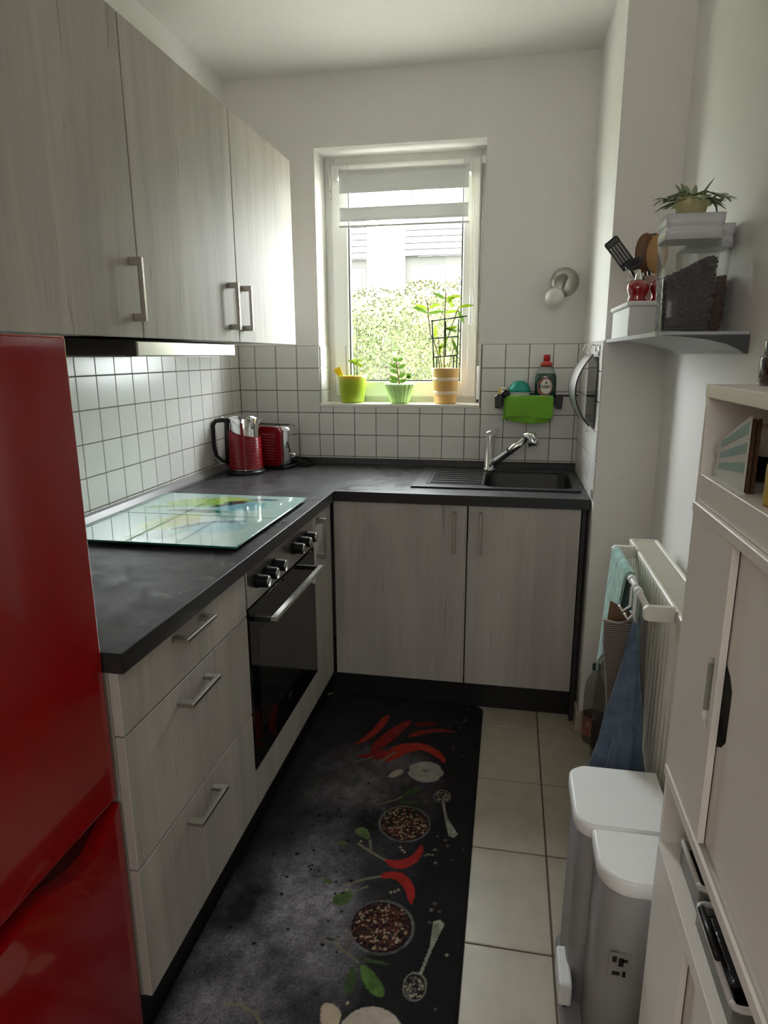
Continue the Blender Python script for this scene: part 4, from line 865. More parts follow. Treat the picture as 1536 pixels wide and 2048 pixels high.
# red glass shakers
for x, y, lb in ((1.580, -.955, 'red glass shaker with silver top, left one on the white box'), (1.640, -.955, 'red glass shaker, right one on the white box, half hidden by the canister')):
    s_ = thing('shaker', (x, y, 1.5005), lb, 'shaker', 'red shakers on the white box')
    B().lathe([(0, 0), (.024, 0), (.026, .004), (.023, .012), (.025, .020), (.0295, .032), (.0285, .044), (.021, .054), (.010, .058), (0, .058)], (x, y, 1.5005), 28).build('glass', redglass, s_)
    B().lathe([(.010, .056), (.009, .070), (.006, .074), (.004, .084), (0, .085)], (x, y, 1.5005), 20).build('top', chrome, s_)
# utensil pot
UX, UY = 1.640, -.845
up = thing('utensil_pot', (UX, UY, 1.5005), 'pale pink utensil pot standing on the white box', 'pot')
B().lathe([(0, 0), (.042, 0), (.044, .004), (.046, .075), (.043, .076), (.041, .008), (0, .006)], (UX, UY, 1.5005), 32).build('vessel', mat('pale_pink_ceramic', (.42, .32, .29), .4), up)
def utensil(name, lb, cat, hp0, hp1, parts, grp='cooking utensils in the pot'):
    t_ = thing(name, hp0, lb, cat, grp); B().tube([hp0, hp1], .0045, 8).build('handle', parts[0], t_); return t_
b0 = (UX-.012, UY-.012, 1.512)
t_ = utensil('spatula', 'black slotted spatula leaning out to the left of the utensil pot', 'spatula', b0, (1.566, UY-.005, 1.607), (black,))
# slotted blade as separate slats
d = Vector((-.62, 0, .78)); s2 = Vector((.78, 0, .62)); o0 = Vector((1.572, UY-.005, 1.602))
def obox(b, c, ax, hx_, ay, hy_, az, hz_, bev=.0015):
    vs = [b.bm.verts.new(Vector(c)+ax*i*hx_+ay*j*hy_+az*k*hz_) for i in (-1, 1) for j in (-1, 1) for k in (-1, 1)]
    fs = [b.bm.faces.new([vs[i] for i in qq]) for qq in ((0, 1, 3, 2), (4, 6, 7, 5), (0, 4, 5, 1), (2, 3, 7, 6), (0, 2, 6, 4), (1, 5, 7, 3))]
    if bev: bmesh.ops.bevel(b.bm, geom=list({e for f in fs for e in f.edges}), offset=bev, segments=1, affect='EDGES')
yy = Vector((0, 1, 0))
b = B()
for k in (-2, -1, 0, 1, 2): obox(b, o0+d*.050+s2*k*.0088, d, .034, s2, .0034, yy, .0022, .0008)
obox(b, o0+d*.088, d, .010, s2, .0212, yy, .0022, .004); obox(b, o0+d*.012, d, .010, s2, .0205, yy, .0022); b.build('slotted_blade', mat('dark_grey_nylon', (.03, .032, .03), .4), t_)
t_ = utensil('ladle', 'black ladle bowl leaning just above the left red shaker', 'ladle', (UX-.006, UY-.030, 1.512), (1.590, UY-.045, 1.590), (black,))
b = B(); b.lathe([(0, -.012), (.018, -.008), (.026, .004), (.024, .005), (.016, -.005), (0, -.008)], (1.577, UY-.048, 1.606), 20, (-.5, -.5, .7)); b.build('bowl', black, t_)
for x, y, tx_, z_, mm, lb in ((1.63, UY+.012, 1.612, 1.655, woodd, 'dark wooden spoon with round head in the utensil pot'), (1.655, UY-.01, 1.641, 1.648, woodu, 'light wooden spoon with round head in the utensil pot')):
    t_ = utensil('wooden_spoon', lb, 'spoon', (x, y, 1.512), (tx_, y, z_-.045), (mm,))
    B().sphere((tx_, y, z_-.012), .040, 20, (.74, .18, 1.35)).build('head', mm, t_)
t_ = utensil('whisk', 'thin black looped utensil rising behind the wooden spoons', 'utensil', (UX+.006, UY+.02, 1.512), (1.622, UY+.02, 1.62), (black,))
B().tube([(1.622, UY+.02, 1.62), (1.585, UY+.02, 1.64), (1.59, UY+.02, 1.672), (1.612, UY+.02, 1.690), (1.64, UY+.02, 1.694), (1.655, UY+.02, 1.67), (1.63, UY+.02, 1.63)], .0028, 6).build('loop', black, t_)
# ------------------------------------------------------------------ radiator
ra = thing('radiator', (1.64, -1.3, .15), 'cream panel radiator on the right wall under the shelf', 'radiator')
RX0, RX1, RY0, RY1, RZ0, RZ1 = 1.610, 1.690, -1.625, -.975, .16, .832
b = B(); n_ = 19; P = []
for i in range(n_*4+1):
    yv = RY0+.006+(RY1-RY0-.012)*i/(n_*4); k = i % 4; P.append((yv, RX0+(.0 if k in (0, 1) else .009)))
vs = [[b.bm.verts.new((x, y, z_)) for y, x in P] for z_ in (RZ0+.01, RZ0+.045, RZ1-.045, RZ1-.012)]
for zi, row in enumerate(vs):
    if zi in (0, 3):
        for v in row: v.co.x = RX0
for A, Q in zip(vs, vs[1:]):
    for i in range(len(A)-1): b.bm.faces.new((A[i], A[i+1], Q[i+1], Q[i]))
b.build('front_panel', radm, ra, fix=False)
box('core', radm, RX0+.012, RX1-.01, RY0+.01, RY1-.01, RZ0, RZ1-.018, ra)
b = B(); b.box(RX0-.001, RX0+.010, RY0, RY1, RZ1-.016, RZ1, .003); b.box(RX1-.012, RX1, RY0, RY1, RZ1-.03, RZ1, .003); b.build('top_rail', radm, ra)
b = B(); b.box(RX0, RX1, RY0, RY0+.008, RZ0, RZ1, .002); b.box(RX0, RX1, RY1-.008, RY1, RZ0, RZ1, .002); b.build('side_cover', radm, ra)
b = B(); k = 0; y_ = RY0+.016
while y_ < RY1-.014: b.box(RX0+.010, RX1-.012, y_, y_+.0028, RZ1-.010, RZ1-.003); y_ += .0085
o2 = b.build('top_grille', radm, ra); o2['kind'] = 'stuff'
b = B(); b.cyl((RX1-.02, RY0+.03, RZ0), (RX1-.02, RY0+.03, .0), .008, seg=12); b.build('pipe', radm, ra)
b = B(); b.box(RX1, XR-.0005, RY0+.10, RY0+.13, .3, .7); b.box(RX1, XR-.0005, RY1-.13, RY1-.10, .3, .7); b.build('wall_bracket', radm, ra)
# towel rail
rl = thing('towel_rail', (1.57, -1.3, .82), 'white clip-on towel rail along the radiator top', 'towel rail')
BX, BZ = 1.556, .828
b = B(); b.cyl((BX, -1.09, BZ), (BX, -1.545, BZ), .0075, seg=14); b.build('bar', whitep, rl)
for y_ in (-1.085, -1.548):
    b = B(); b.prism([(BX-.010, BZ-.018), (BX-.012, BZ+.004), (BX-.004, BZ+.012), (RX0-.0015, BZ+.012), (RX0-.0015, BZ-.022), (BX, BZ-.022)], 'y', y_-.007, y_+.007, .002); b.build('bracket', radm, rl)
for y_ in (-1.345, -1.43):
    b = B(); b.cyl((BX, y_-.007, BZ), (BX, y_+.007, BZ), .0102, seg=16); b.build('ring', whitep, rl)
for y_, dx in ((-1.405, -.02), (-1.455, -.016)):
    b = B(); b.tube([(BX, y_, BZ+.010), (BX-.011, y_, BZ), (BX-.011, y_, BZ-.045), (BX+dx-.008, y_, BZ-.060), (BX+dx-.016, y_, BZ-.045)], .0032, 6); b.build('hook', whitep, rl)
# teal towel over bar
tt = thing('hand_towel', (BX, -1.22, BZ), 'pale teal terry towel draped over the far half of the rail', 'towel')
def drape(u, v):
    yv = -1.100-.225*u
    if v < .12: a = math.pi*(v/.12); return (BX+.0105*math.cos(a), yv, BZ+.0105*math.sin(a))
    t_ = (v-.12)/.88; L = .37-.20*u; 
    return (BX-.0105-.018*t_**.8-.008*math.sin(u*6)*t_, yv+.02*t_*u, BZ-L*t_)
solid(B().grid(drape, 16, 30).build('front_layer', tealm, tt), .005)
def drape2(u, v): return (BX+.0105+.004*v, -1.105-.20*u, BZ-.30*v)
solid(B().grid(drape2, 10, 12).build('back_layer', tealm, tt), .005)
# striped oven mitt hanging
mitt_m = mat('brown_grey_stripe', (.20, .165, .145), .95)
nt = mitt_m.node_tree; bb_ = nt.nodes['Principled BSDF']; tc = nt.nodes.new('ShaderNodeTexCoord'); sx = nt.nodes.new('ShaderNodeSeparateXYZ'); nt.links.new(tc.outputs['Object'], sx.inputs[0])
mth = nt.nodes.new('ShaderNodeMath'); mth.operation = 'MULTIPLY'; mth.inputs[1].default_value = 190; nt.links.new(sx.outputs[2], mth.inputs[0]); fr_ = nt.nodes.new('ShaderNodeMath'); fr_.operation = 'FRACT'; nt.links.new(mth.outputs[0], fr_.inputs[0])
rp = nt.nodes.new('ShaderNodeValToRGB'); rp.color_ramp.interpolation = 'CONSTANT'; rp.color_ramp.elements[0].color = (.30, .255, .225, 1); rp.color_ramp.elements[1].position = .45; rp.color_ramp.elements[1].color = (.10, .075, .065, 1); nt.links.new(fr_.outputs[0], rp.inputs[0]); nt.links.new(rp.outputs[0], bb_.inputs['Base Color'])
mi_ = thing('oven_mitt', (1.535, -1.33, .71), 'brown and cream striped oven mitt hanging upside down from the rail', 'oven mitt')
prof = [(-.028, .715), (-.030, .66), (-.026, .60), (-.016, .545), (-.014, .50), (-.016, .46), (-.004, .43), (.014, .425), (.026, .46), (.030, .52), (.034, .60), (.036, .66), (.036, .715)]
b = B(); b.prism([(1.500, .712), (1.566, .716), (1.570, .66), (1.568, .60), (1.570, .54), (1.566, .47), (1.556, .425), (1.538, .418), (1.527, .44), (1.520, .50), (1.512, .58), (1.502, .65)], 'y', -1.345, -1.320, .006); b.build('glove', mitt_m, mi_)
b = B(); b.tube([(1.498, -1.3325, .7145), (1.532, -1.348, .715), (1.568, -1.3325, .7185), (1.532, -1.317, .717), (1.498, -1.3325, .7145)], .003, 6); b.build('hem', mat('beige_hem', (.45, .38, .33), .9), mi_)
b = B(); b.tube([(1.565, -1.345, .716), (1.560, -1.38, .74), (1.548, -1.405, .770)], .0025, 6); b.build('loop', mat('cream_cord', (.5, .45, .4), .9), mi_)
b = B(); b.prism([(1.508, .712), (1.560, .715), (1.566, .735), (1.545, .748), (1.512, .765)], 'y', -1.330, -1.327); b.build('lining', mat('copper_foil_lining', (.22, .12, .07), .3, metal=.5), mi_)
# blue towel
bt2 = thing('kitchen_towel', (1.545, -1.47, .78), 'dark blue terry towel hanging from a hook in deep folds', 'towel')
def bluef(u, v):
    t_ = v; w0 = .010+(.150)*t_**1.05; cxv = 1.548-.012*t_; cyv_ = -1.47-.02*t_; a = -math.pi*1.05+2*math.pi*.95*u
    fold = 1-.50*abs(math.sin(a*4.0+1+.5*t_))**.6*min(1, t_*4+.2)
    return (cxv+.5*w0*1.0*math.cos(a)*fold-.5*w0*.15, cyv_+.5*w0*.55*math.sin(a)*fold, .770-.395*t_-.010*math.sin(a*3)*t_)
solid(B().grid(bluef, 96, 30).build('terry_cloth', bluem, bt2), .003)
B().tube([(1.548, -1.47, .765), (1.542, -1.463, .785), (1.536, -1.456, .790)], .0025, 6).build('loop', mat('white_loop', (.6, .6, .6), .8), bt2)
gt = thing('tea_towel', (1.585, -1.44, .78), 'grey cloth hanging between the blue towel and the radiator', 'towel')
solid(B().grid(lambda u, v: (1.574+.022*math.sin(u*9)*(.3+v*.7)*.35+.006*v, -1.40-.05*u-.02*v*u, .785-.36*v), 20, 12).build('cloth', greyt, gt), .002)
B().tube([(1.574, -1.42, .783), (1.567, -1.425, .80), (1.558, -1.43, .816)], .002, 6).build('loop', greyt, gt)
# bottles on the floor behind the towels
def bottle(x, y, h, r, lb, labm):
    t_ = thing('plastic_bottle', (x, y, 0), lb, 'bottle', 'bottles on the floor by the pillar')
    B().lathe([(0, .002), (r*.85, .001), (r, .012), (r, h*.30), (r*.93, h*.33), (r, h*.36), (r, h*.66), (r*.85, h*.78), (r*.4, h*.90), (r*.33, h*.97), (0, h*.975)], (x, y, 0), 28).build('body', petm, t_)
    B().lathe([(r*1.01, h*.12), (r*1.015, h*.14), (r*1.015, h*.34), (r*1.01, h*.36)], (x, y, 0), 28).build('label', labm, t_)
    B().lathe([(r*.40, h*.945), (r*.40, h), (0, h)], (x, y, 0), 20).build('cap', mat('dark_cap', (.02, .05, .05), .4), t_)
bottle(1.583, -.722, .30, .036, 'clear plastic bottle with dark contents, front one by the pillar', mat('red_white_label', (.30, .12, .10), .5, var=.7, vscale=(60, 60, 60)))
bottle(1.668, -.740, .30, .038, 'clear plastic bottle behind the blue towel, beside the radiator', mat('grey_label', (.18, .17, .16), .5))
bottle(1.600, -.835, .42, .036, 'tall clear plastic bottle with dark cap under the teal towel', mat('dark_label', (.03, .025, .02), .5))
# ------------------------------------------------------------------ pedal bin
bn = thing('pedal_bin', (1.5, -1.75, 0), 'light grey two-compartment pedal bin with white lids in front of the radiator', 'bin')
binw = mat('bin_grey_plastic', (.33, .33, .335), .42, spec=.5); lidw = mat('bin_white_lid', (.86, .87, .87), .3)
def binpoly(x0, x1, y0, y1, r, n=7, rf=None):
    P = [(x1, y0), (x1, y1)]
    for r, (cx, cyy, a0) in ((rf or r, (x0+(rf or r), y1-(rf or r), 90)), (r, (x0+r, y0+r, 180))):
        for i in range(n): a = math.radians(a0+90*i/(n-1)); P.append((cx+r*math.cos(a), cyy+r*math.sin(a)))
    return P
def binloft(name, m_, par, y0, y1, x0, secs, bev=0, x1=1.592, rf=None):
    b = B(); R_ = []
    for ins, z_, r in secs: R_.append([b.bm.verts.new((x, y, z_)) for x, y in binpoly(x0+ins, x1, y0+ins, y1-ins, r, 7, rf)])
    for A, Q in zip(R_, R_[1:]):
        for i in range(len(A)): b.bm.faces.new((A[i], A[(i+1) % len(A)], Q[(i+1) % len(A)], Q[i])).smooth = True
    b.bm.faces.new(R_[0][::-1]); b.bm.faces.new(R_[-1]); return b.build(name, m_, par)
LZ = .470
binloft('body', binw, bn, -1.925, -1.792, 1.438, [(.002, .012, .055), (.004, .43, .055), (.010, LZ-.032, .055)], rf=.006)
binloft('body', binw, bn, -1.790, -1.590, 1.410, [(.000, .012, .045), (.004, .43, .045), (.008, LZ-.032, .045)])
binloft('lid', lidw, bn, -1.927, -1.7915, 1.436, [(.002, LZ-.031, .056), (.0, LZ-.027, .058), (.0, LZ-.005, .058), (.005, LZ, .054)], rf=.006)
binloft('lid', lidw, bn, -1.7885, -1.588, 1.406, [(.002, LZ-.031, .040), (.0, LZ-.027, .041), (.0, LZ-.005, .041), (.005, LZ, .038)])
binloft('base', mat('bin_base_grey', (.28, .28, .29), .45), bn, -1.93, -1.585, 1.400, [(.006, .001, .06), (.0, .006, .06), (.0, .030, .06), (.010, .036, .055)])
b = B(); b.box(1.392, 1.420, -1.812, -1.715, .050, .105, .006, 2); b.build('pedal', mat('pedal_plastic', (.72, .73, .72), .5), bn)
b = B(); b.box(1.405, 1.412, -1.80, -1.725, .036, .052); b.build('pedal_slot', black, bn)
b = B(); b.box(1.462, 1.500, -1.9235, -1.9222, .255, .318); lk = b.build('sticker', mat('sticker_paper', (.30, .29, .27), .5), bn)
b = B()
for x, z_, w_, h_ in ((1.467, .298, .008, .013), (1.478, .290, .009, .018), (1.468, .270, .014, .008), (1.486, .268, .006, .012), (1.484, .300, .010, .006)): b.box(x, x+w_, -1.9242, -1.9236, z_, z_+h_)
b.build('printed_marks', black, lk)
# ------------------------------------------------------------------ white tall cabinet on the right
CX, CY1, CY0 = 1.500, -2.010, -2.60
cb = thing('tall_cabinet', (1.61, -2.3, 0), 'white tall shallow cabinet with open shelves and sliding doors at the right edge', 'cabinet')
b = B(); b.box(CX, XR-.002, CY1-.012, CY1, 0, 1.322, .001); b.build('side_panel', whitef, cb)
b = B(); b.box(CX, XR-.002, CY0, CY0+.012, 0, 1.322, .001); b.build('side_panel', whitef, cb)
box('top_board', whitef, CX-.001, XR-.002, CY0, CY1+.001, 1.306, 1.3225, cb, .001)
b = B(); by0, by1 = CY0+.0125, CY1-.0125
b.box(XR-.010, XR-.003, by0, by1, 0, 1.305); b.build('back_panel', mat('cabinet_back', (.35, .31, .27), .6), cb)
B().cyl((XR-.0125, -2.115, 1.262), (XR-.0105, -2.115, 1.262), .013, seg=20).build('cable_hole', mat('brown_hole', (.03, .012, .006), .6), cb)
b = B(); b.box(CX+.002, XR-.011, by0, by1, 1.192, 1.206); b.build('shelf_board', whitef, cb)
b = B(); b.box(CX, CX+.010, by0, by1, 1.170, 1.2065, .001); b.build('fascia', whitef, cb)
b = B(); b.box(CX-.006, CX+.0145, by0, by1, 1.156, 1.1695, .001); b.build('top_track', whitef, cb)
b = B(); b.box(CX-.004, XR-.011, by0, by1, .750, .764, .001); b.box(CX-.006, CX-.001, by0, by1, .757, .772, .001); b.build('middle_board', whitef, cb)
b = B(); b.box(CX-.004, XR-.011, by0, by1, .612, .637, .001); b.build('lower_board', whitef, cb)
def slider(y0, y1, x0, x1, z0, z1, ycut, sgn, zc0, zc1, name='sliding_door'):
    """board with a rounded grip notch cut into one upright edge"""
    e_ = y0 if sgn > 0 else y1; dpt = .027*sgn; pts = []
    notch = [(e_, zc0), (e_+dpt*.55, zc0+.008), (e_+dpt, zc0+.022), (e_+dpt, zc1-.022), (e_+dpt*.55, zc1-.008), (e_, zc1)]
    if sgn > 0: pts = [(y1, z0), (y1, z1), (y0, z1)]+notch[::-1]+[(y0, z0)]
    else: pts = [(y0, z1), (y0, z0), (y1, z0)]+notch+[(y1, z1)]
    b = B(); b.prism(pts, 'x', x0, x1); return b.build(name, whitef, cb)
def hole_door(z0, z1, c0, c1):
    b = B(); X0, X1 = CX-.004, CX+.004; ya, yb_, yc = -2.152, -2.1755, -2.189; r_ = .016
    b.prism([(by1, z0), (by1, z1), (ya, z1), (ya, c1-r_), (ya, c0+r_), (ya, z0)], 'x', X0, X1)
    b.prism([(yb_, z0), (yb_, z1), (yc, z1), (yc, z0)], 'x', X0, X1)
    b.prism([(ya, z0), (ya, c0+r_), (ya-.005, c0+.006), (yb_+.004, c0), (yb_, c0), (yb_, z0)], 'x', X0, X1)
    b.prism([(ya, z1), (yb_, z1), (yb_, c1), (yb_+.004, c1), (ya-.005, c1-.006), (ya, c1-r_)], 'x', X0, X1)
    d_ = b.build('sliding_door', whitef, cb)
    box('grip_edge_shade', mat('grip_edge_shade_grey', (.33, .33, .295), .6), X0+.0002, X1, ya-.0012, ya-.0001, c0+r_, c1-r_, d_)  # grey strip paints the shade onto the cut edge of the hole
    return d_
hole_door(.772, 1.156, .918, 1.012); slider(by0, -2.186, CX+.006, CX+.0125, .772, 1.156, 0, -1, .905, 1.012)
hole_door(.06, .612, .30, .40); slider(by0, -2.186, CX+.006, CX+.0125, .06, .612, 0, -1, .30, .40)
b = B(); b.box(CX-.002, XR-.011, by0, by1, 0.0, .06); b.build('plinth_board', whitef, cb)
b = B(); b.box(CX+.022, CX+.0245, by0, by1, .90, 1.02); b.build('grip_hole_shade', mat('grip_hole_shade_dark', (.13, .125, .11), .6), cb)  # dark strip added behind the grip holes, their shade put into its colour
# striped carton and kraft bags standing along the front of the top shelf
bgm = mat('carton_white', (.62, .62, .58), .8); bgs = mat('carton_teal_print', (.30, .43, .41), .8); krm = mat('kraft_paper', (.075, .038, .02), .8)
t_ = thing('striped_carton', (1.514, -2.09, 1.2065), 'flat white carton with pale teal stripes standing along the front of the top compartment', 'carton')
x_ = 1.511; b = B(); b.prism([(-2.045, 1.2072), (-2.150, 1.2072), (-2.150, 1.294), (-2.045, 1.252)], 'x', x_, x_+.002); b.build('panel', bgm, t_)
for z0, z1 in ((.26, .40), (.52, .66), (.78, .93)):
    f = lambda y, t: 1.2072+t*(1.252-1.2072+(-2.045-y)*.4)
    b = B(); b.prism([(-2.058, f(-2.058, z0)), (-2.149, f(-2.149, z0)), (-2.149, f(-2.149, z1)), (-2.058, f(-2.058, z1))], 'x', x_-.0005, x_-.0001); b.build('printed_stripe', bgs, t_)
for z0 in (1.2085, 1.236):
    b = B(); b.prism([(-2.034, z0), (-2.045, z0), (-2.045, z0+.015), (-2.034, z0+.011)], 'x', x_, x_+.0018); b.build('tab', bgm, t_)
for k, lb in enumerate(('brown kraft bag pressed against the back of the striped carton', 'second brown kraft bag, deeper in the top compartment')):
    t_ = thing('paper_bag', (1.518+.005*k, -2.1, 1.2065), lb, 'bag', 'kraft bags in the top compartment')
    b = B(); x0 = 1.5138+.005*k; n_ = 10
    b.prism([(-2.052, 1.2070), (-2.152-.002*k, 1.2070)]+[(-2.152-.002*k+.0015*(q_ % 2), 1.2070+.084*(q_+1)/n_) for q_ in range(n_)]+[(-2.052, 1.250)], 'x', x0, x0+.0036); b.build('paper', krm, t_)
t_ = thing('leaflet', (1.506, -2.09, 1.2067), 'white glossy leaflet lying flat on the front edge of the top compartment', 'paper')
b = B(); b.prism([(1.5015, -2.062), (1.5105, -2.058), (1.5105, -2.162), (1.5015, -2.166)], 'z', 1.2068, 1.2090); b.build('sheet', whitep, t_)
# jars in compartment
t_ = thing('storage_jar', (1.572, -2.0555, 1.2065), 'dark jar with a cream cloth-covered lid on the top compartment shelf', 'jar')
B().lathe([(0, 0), (.026, 0), (.029, .004), (.029, .029), (.028, .032), (0, .033)], (1.572, -2.0555, 1.2068), 28).build('glass', mat('black_jar_glass', (.008, .006, .006), .08, coat=1), t_)
B().lathe([(.031, .032), (.032, .040), (.029, .060), (.020, .068), (0, .070)], (1.572, -2.0555, 1.2068), 28).build('lid', mat('cream_cloth_lid', (.48, .42, .34), .8), t_)
t_ = thing('spice_jar', (1.53, -2.215, 1.2065), 'small yellow-labelled jar at the right of the top compartment', 'jar')
B().lathe([(0, 0), (.016, 0), (.017, .003), (.017, .042), (.014, .048), (.014, .058), (0, .058)], (1.528, -2.215, 1.2068), 24).build('glass', mat('yellow_spice', (.45, .30, .05), .3), t_)
# dark jar on top
c = (1.569, -2.052, 1.3228)
t_ = thing('sauce_bottle', c, 'small dark brown bottle with black cap on top of the white cabinet', 'bottle')
B().lathe([(0, 0), (.019, 0), (.0225, .005), (.0225, .032), (.020, .036), (0, .037)], c, 28).build('glass', mat('brown_bottle_glass', (.022, .006, .003), .05, coat=1), t_)
B().lathe([(.0185, .036), (.0195, .038), (.0195, .052), (.018, .054), (0, .054)], c, 28).build('cap', mat('black_gloss_cap', (.006, .006, .007), .12, coat=1), t_)
# containers in the lower gap
boxp = clear('container_plastic', (.80, .80, .78), opacity=.30, solid=(.6, .6, .58)); rimm = mat('milky_container_rim', (.62, .60, .57), .35)
def tub(x0, x1, y0, y1, z0, z1, lb, inner):
    t_ = thing('food_container', ((x0+x1)/2, (y0+y1)/2, z0), lb, 'container', 'containers in the lower open compartment')
    b = B(); b.box(x0, x1, y0, y1, z0, z0+.003); b.box(x0, x0+.002, y0, y1, z0, z1); b.box(x1-.002, x1, y0, y1, z0, z1); b.box(x0, x1, y0, y0+.002, z0, z1); b.box(x0, x1, y1-.002, y1, z0, z1); b.build('tub', boxp, t_)
    b = B(); r = .004; b.tube([(x0, y0+.008, z1), (x0+.002, y0+.002, z1), (x0+.008, y0, z1), (x1-.008, y0, z1), (x1, y0+.008, z1), (x1, y1-.008, z1), (x1-.008, y1, z1), (x0+.008, y1, z1), (x0+.002, y1-.002, z1), (x0, y1-.008, z1), (x0, y0+.008, z1)], r, 8); b.build('rim', rimm, t_)
    b = B(); b.box(x0+.006, x1-.006, y0+.006, y1-.006, z0+.003, z0+(z1-z0)*.75, .003); b.build('contents', inner, t_)
    return t_
tub(1.518, 1.66, -2.155, -2.062, .6375, .676, 'clear tub with white rim, far one in the lower open compartment', mat('dark_contents', (.02, .018, .02), .5))
tub(1.512, 1.66, -2.315, -2.172, .6375, .668, 'milky plastic tub, near one in the lower open compartment', mat('dark_packets', (.012, .008, .010), .25))
t_ = thing('packet', (1.56, -2.24, .665), 'shiny black packet lying on the near tub in the lower compartment', 'packet')
b = B(); b.prism([(1.514, .668), (1.519, .674), (1.60, .696), (1.66, .680), (1.66, .667)], 'y', -2.292, -2.198, .002); b.build('foil', mat('black_foil', (.010, .007, .010), .18, bump=1, bscale=60), t_)
t_ = thing('pen', (1.511, -2.22, .67), 'black rod-shaped tube lying along the rim of the near tub', 'tube')
B().cyl((1.5105, -2.19, .678), (1.5105, -2.262, .678), .0045, seg=14).build('barrel', black, t_)
# ------------------------------------------------------------------ outside: lawn, hedge, houses
gr = mat('lawn', (.075, .085, .045), .95, var=.4, vscale=(2, 2, 2)); g_ = box('ground', gr, -30, 30, .45, 40, -.9, -.30); struct(g_)
pv = struct(box('trim_1', mat('pale_paving', (.45, .43, .38), .9, var=.1, vscale=(3, 3, 3)), -5, 6, .301, 3.2, -.31, -.28))
hg = thing('hedge', (0, 5.4, -.3), 'tall yellow-green clipped hedge across the garden outside the window', 'hedge')
box('core', mat('hedge_dark_core', (.06, .075, .03), 1), -3.2, 3.2, 5.30, 6.0, -.3, 2.05, hg)
rs_ = np.random.RandomState(3); N = 26000
px = rs_.uniform(-2.2, 2.2, N); top = rs_.rand(N) < .18; hz_ = 2.13+.04*np.sin(px*3)+.03*np.sin(px*11)
pz = np.where(top, hz_+rs_.rand(N)*.05, .3+rs_.rand(N)*(hz_-.3)); py = np.where(top, 5.0+rs_.rand(N)*.9, 4.98+rs_.rand(N)*.28)
dirs = rs_.randn(N, 3); dirs /= np.linalg.norm(dirs, axis=1)[:, None]; up_ = rs_.randn(N, 3); sdv = np.cross(dirs, up_); sdv /= np.linalg.norm(sdv, axis=1)[:, None]
L = rs_.uniform(.028, .055, N)[:, None]; Cn = np.stack([px, py, pz], 1)-np.array([0, 5.4, -.3])
V = np.stack([Cn-dirs*L*.5, Cn+sdv*L*.22, Cn+dirs*L*.5, Cn-sdv*L*.22], 1).reshape(-1, 3)
me = bpy.data.meshes.new('foliage'); me.vertices.add(len(V)); me.vertices.foreach_set('co', V.astype(np.float32).ravel()); me.loops.add(len(V)); me.loops.foreach_set('vertex_index', np.arange(len(V), dtype=np.int32)); me.polygons.add(N); me.polygons.foreach_set('loop_start', (np.arange(N)*4).astype(np.int32))
base = np.array([.0235, .0245, .0045]); pink = np.array([.030, .022, .020]); cool = np.array([.011, .017, .006])
mixp = np.clip((1.55-pz)*1.3, 0, 1)*np.clip(1-abs(px+.15)/.6, 0, 1); mixc = np.clip(.5-abs(px+.35)/.9, 0, .5)*1.2
cc_ = base[None]*(1-mixc[:, None])+cool[None]*mixc[:, None]; sel = rs_.rand(N) < mixp*.75; cc_[sel] = pink; cc_ *= rs_.uniform(.55, 1.5, N)[:, None]
ca = me.color_attributes.new('Col', 'FLOAT_COLOR', 'POINT'); ca.data.foreach_set('color', np.repeat(np.concatenate([cc_, np.ones((N, 1))], 1), 4, axis=0).astype(np.float32).ravel()); me.update(calc_edges=True)
hm = vcol('hedge_leaf', .6, .3); me.materials.append(hm); fo = bpy.data.objects.new('foliage', me); COL.objects.link(fo); fo.parent = hg; fo['kind'] = 'stuff'
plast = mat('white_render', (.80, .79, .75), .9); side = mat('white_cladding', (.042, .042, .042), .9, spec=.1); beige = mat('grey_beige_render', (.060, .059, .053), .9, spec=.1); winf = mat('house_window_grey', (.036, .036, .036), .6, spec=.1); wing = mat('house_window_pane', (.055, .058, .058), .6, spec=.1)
hs = thing('terrace_house', (-1.2, 12.6, -.3), 'sunlit white rendered house bay straight beyond the hedge', 'building')
box('wall', plast, -1.928, -1.102, 11.9, 14, -.3, 4.395, hs)
hr = thing('terrace_house', (1.5, 12.6, -.3), 'house to the right beyond the hedge with clapboard upper storey', 'building')
box('wall', beige, -1.10, 5, 12.0, 14, -.3, 3.43, hr)
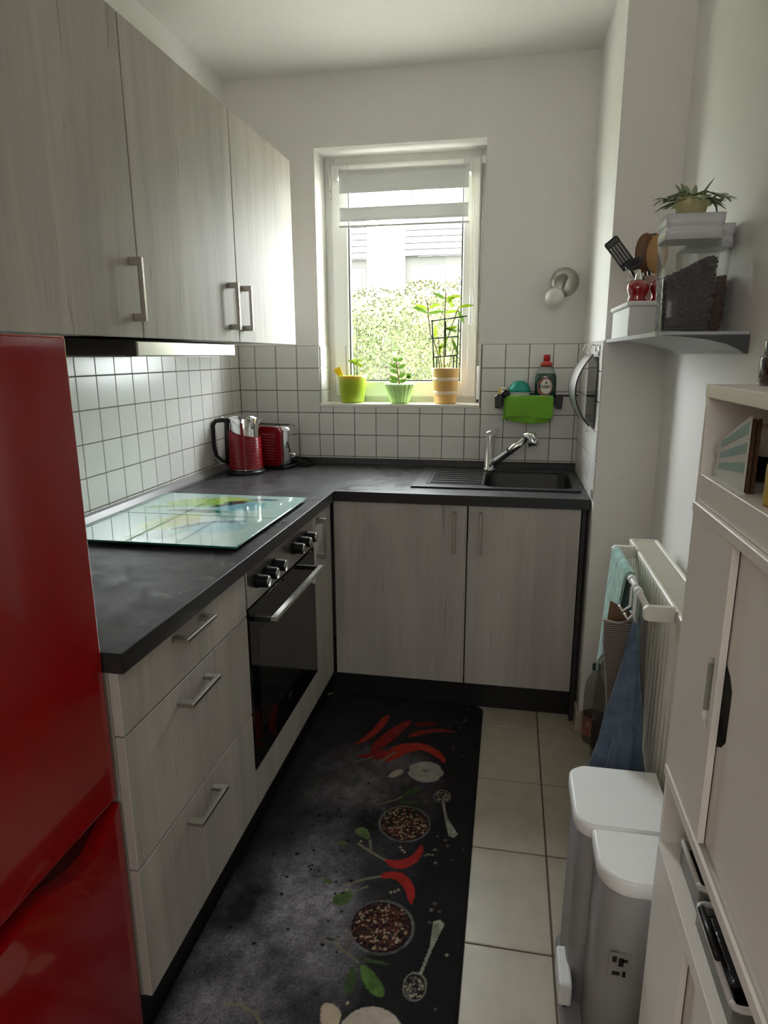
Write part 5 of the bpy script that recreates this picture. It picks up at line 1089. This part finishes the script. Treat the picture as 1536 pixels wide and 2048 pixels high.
k = 0; z_ = 3.43
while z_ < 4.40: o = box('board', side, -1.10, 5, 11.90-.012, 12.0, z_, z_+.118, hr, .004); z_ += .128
fw = box('window', winf, -.72, .60, 11.975, 12.0, 2.60, 3.25, hr); box('pane', wing, -.64, -.22, 11.968, 11.976, 2.66, 3.15, fw); box('pane', plast, -.16, .50, 11.960, 11.976, 2.86, 3.14, fw)
hl = thing('terrace_house', (-4, 12.6, -.3), 'house to the left beyond the hedge with clapboard upper storey', 'building')
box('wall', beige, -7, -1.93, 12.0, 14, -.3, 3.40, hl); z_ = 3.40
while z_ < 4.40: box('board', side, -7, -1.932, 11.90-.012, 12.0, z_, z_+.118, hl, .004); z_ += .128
fw = box('window', winf, -3.2, -1.98, 11.975, 12.0, 2.7, 3.23, hl); box('pane', wing, -3.1, -2.05, 11.968, 11.976, 2.75, 3.14, fw)
rf = thing('house_roof', (0, 13, 4.4), 'pale tiled roof with small dormer window across the houses', 'roof')
b = B()
b.prism([(11.8, 4.40), (14.4, 6.2), (14.4, 4.40)], 'x', -7, 5); b.build('roof_slope', mat('sunlit_roof_tiles', (.045, .047, .047), .9, spec=.1, var=.15, vscale=(2, 4, 9)), rf)
rt = mat('roof_tile_course', (.048, .050, .050), .9, spec=.1)
for i in range(9):
    y_ = 11.8+i*.14; zz_ = 4.40+(y_-11.8)*1.8/2.6; b = B(); b.prism([(y_, zz_+.002), (y_+.13, zz_+.092), (y_+.13, zz_+.105), (y_, zz_+.030)], 'x', -7, 5); b.build('tile_course', rt, rf)
b = B(); b.box(-1.42, -1.00, 11.86, 12.5, 4.45, 4.95); dm = b.build('dormer', winf, rf); box('pane', wing, -1.37, -1.05, 11.85, 11.861, 4.50, 4.66, dm); box('pane', plast, -1.37, -1.05, 11.85, 11.861, 4.67, 4.90, dm)
for x in (-2.19, -.83):
    B().cyl((x, 11.86, 4.1 if x < -2 else 4.4), (x, 11.86, 4.95), .012, seg=8).build('downpipe', winf, rf)
# empties at the origin keep their children in world space
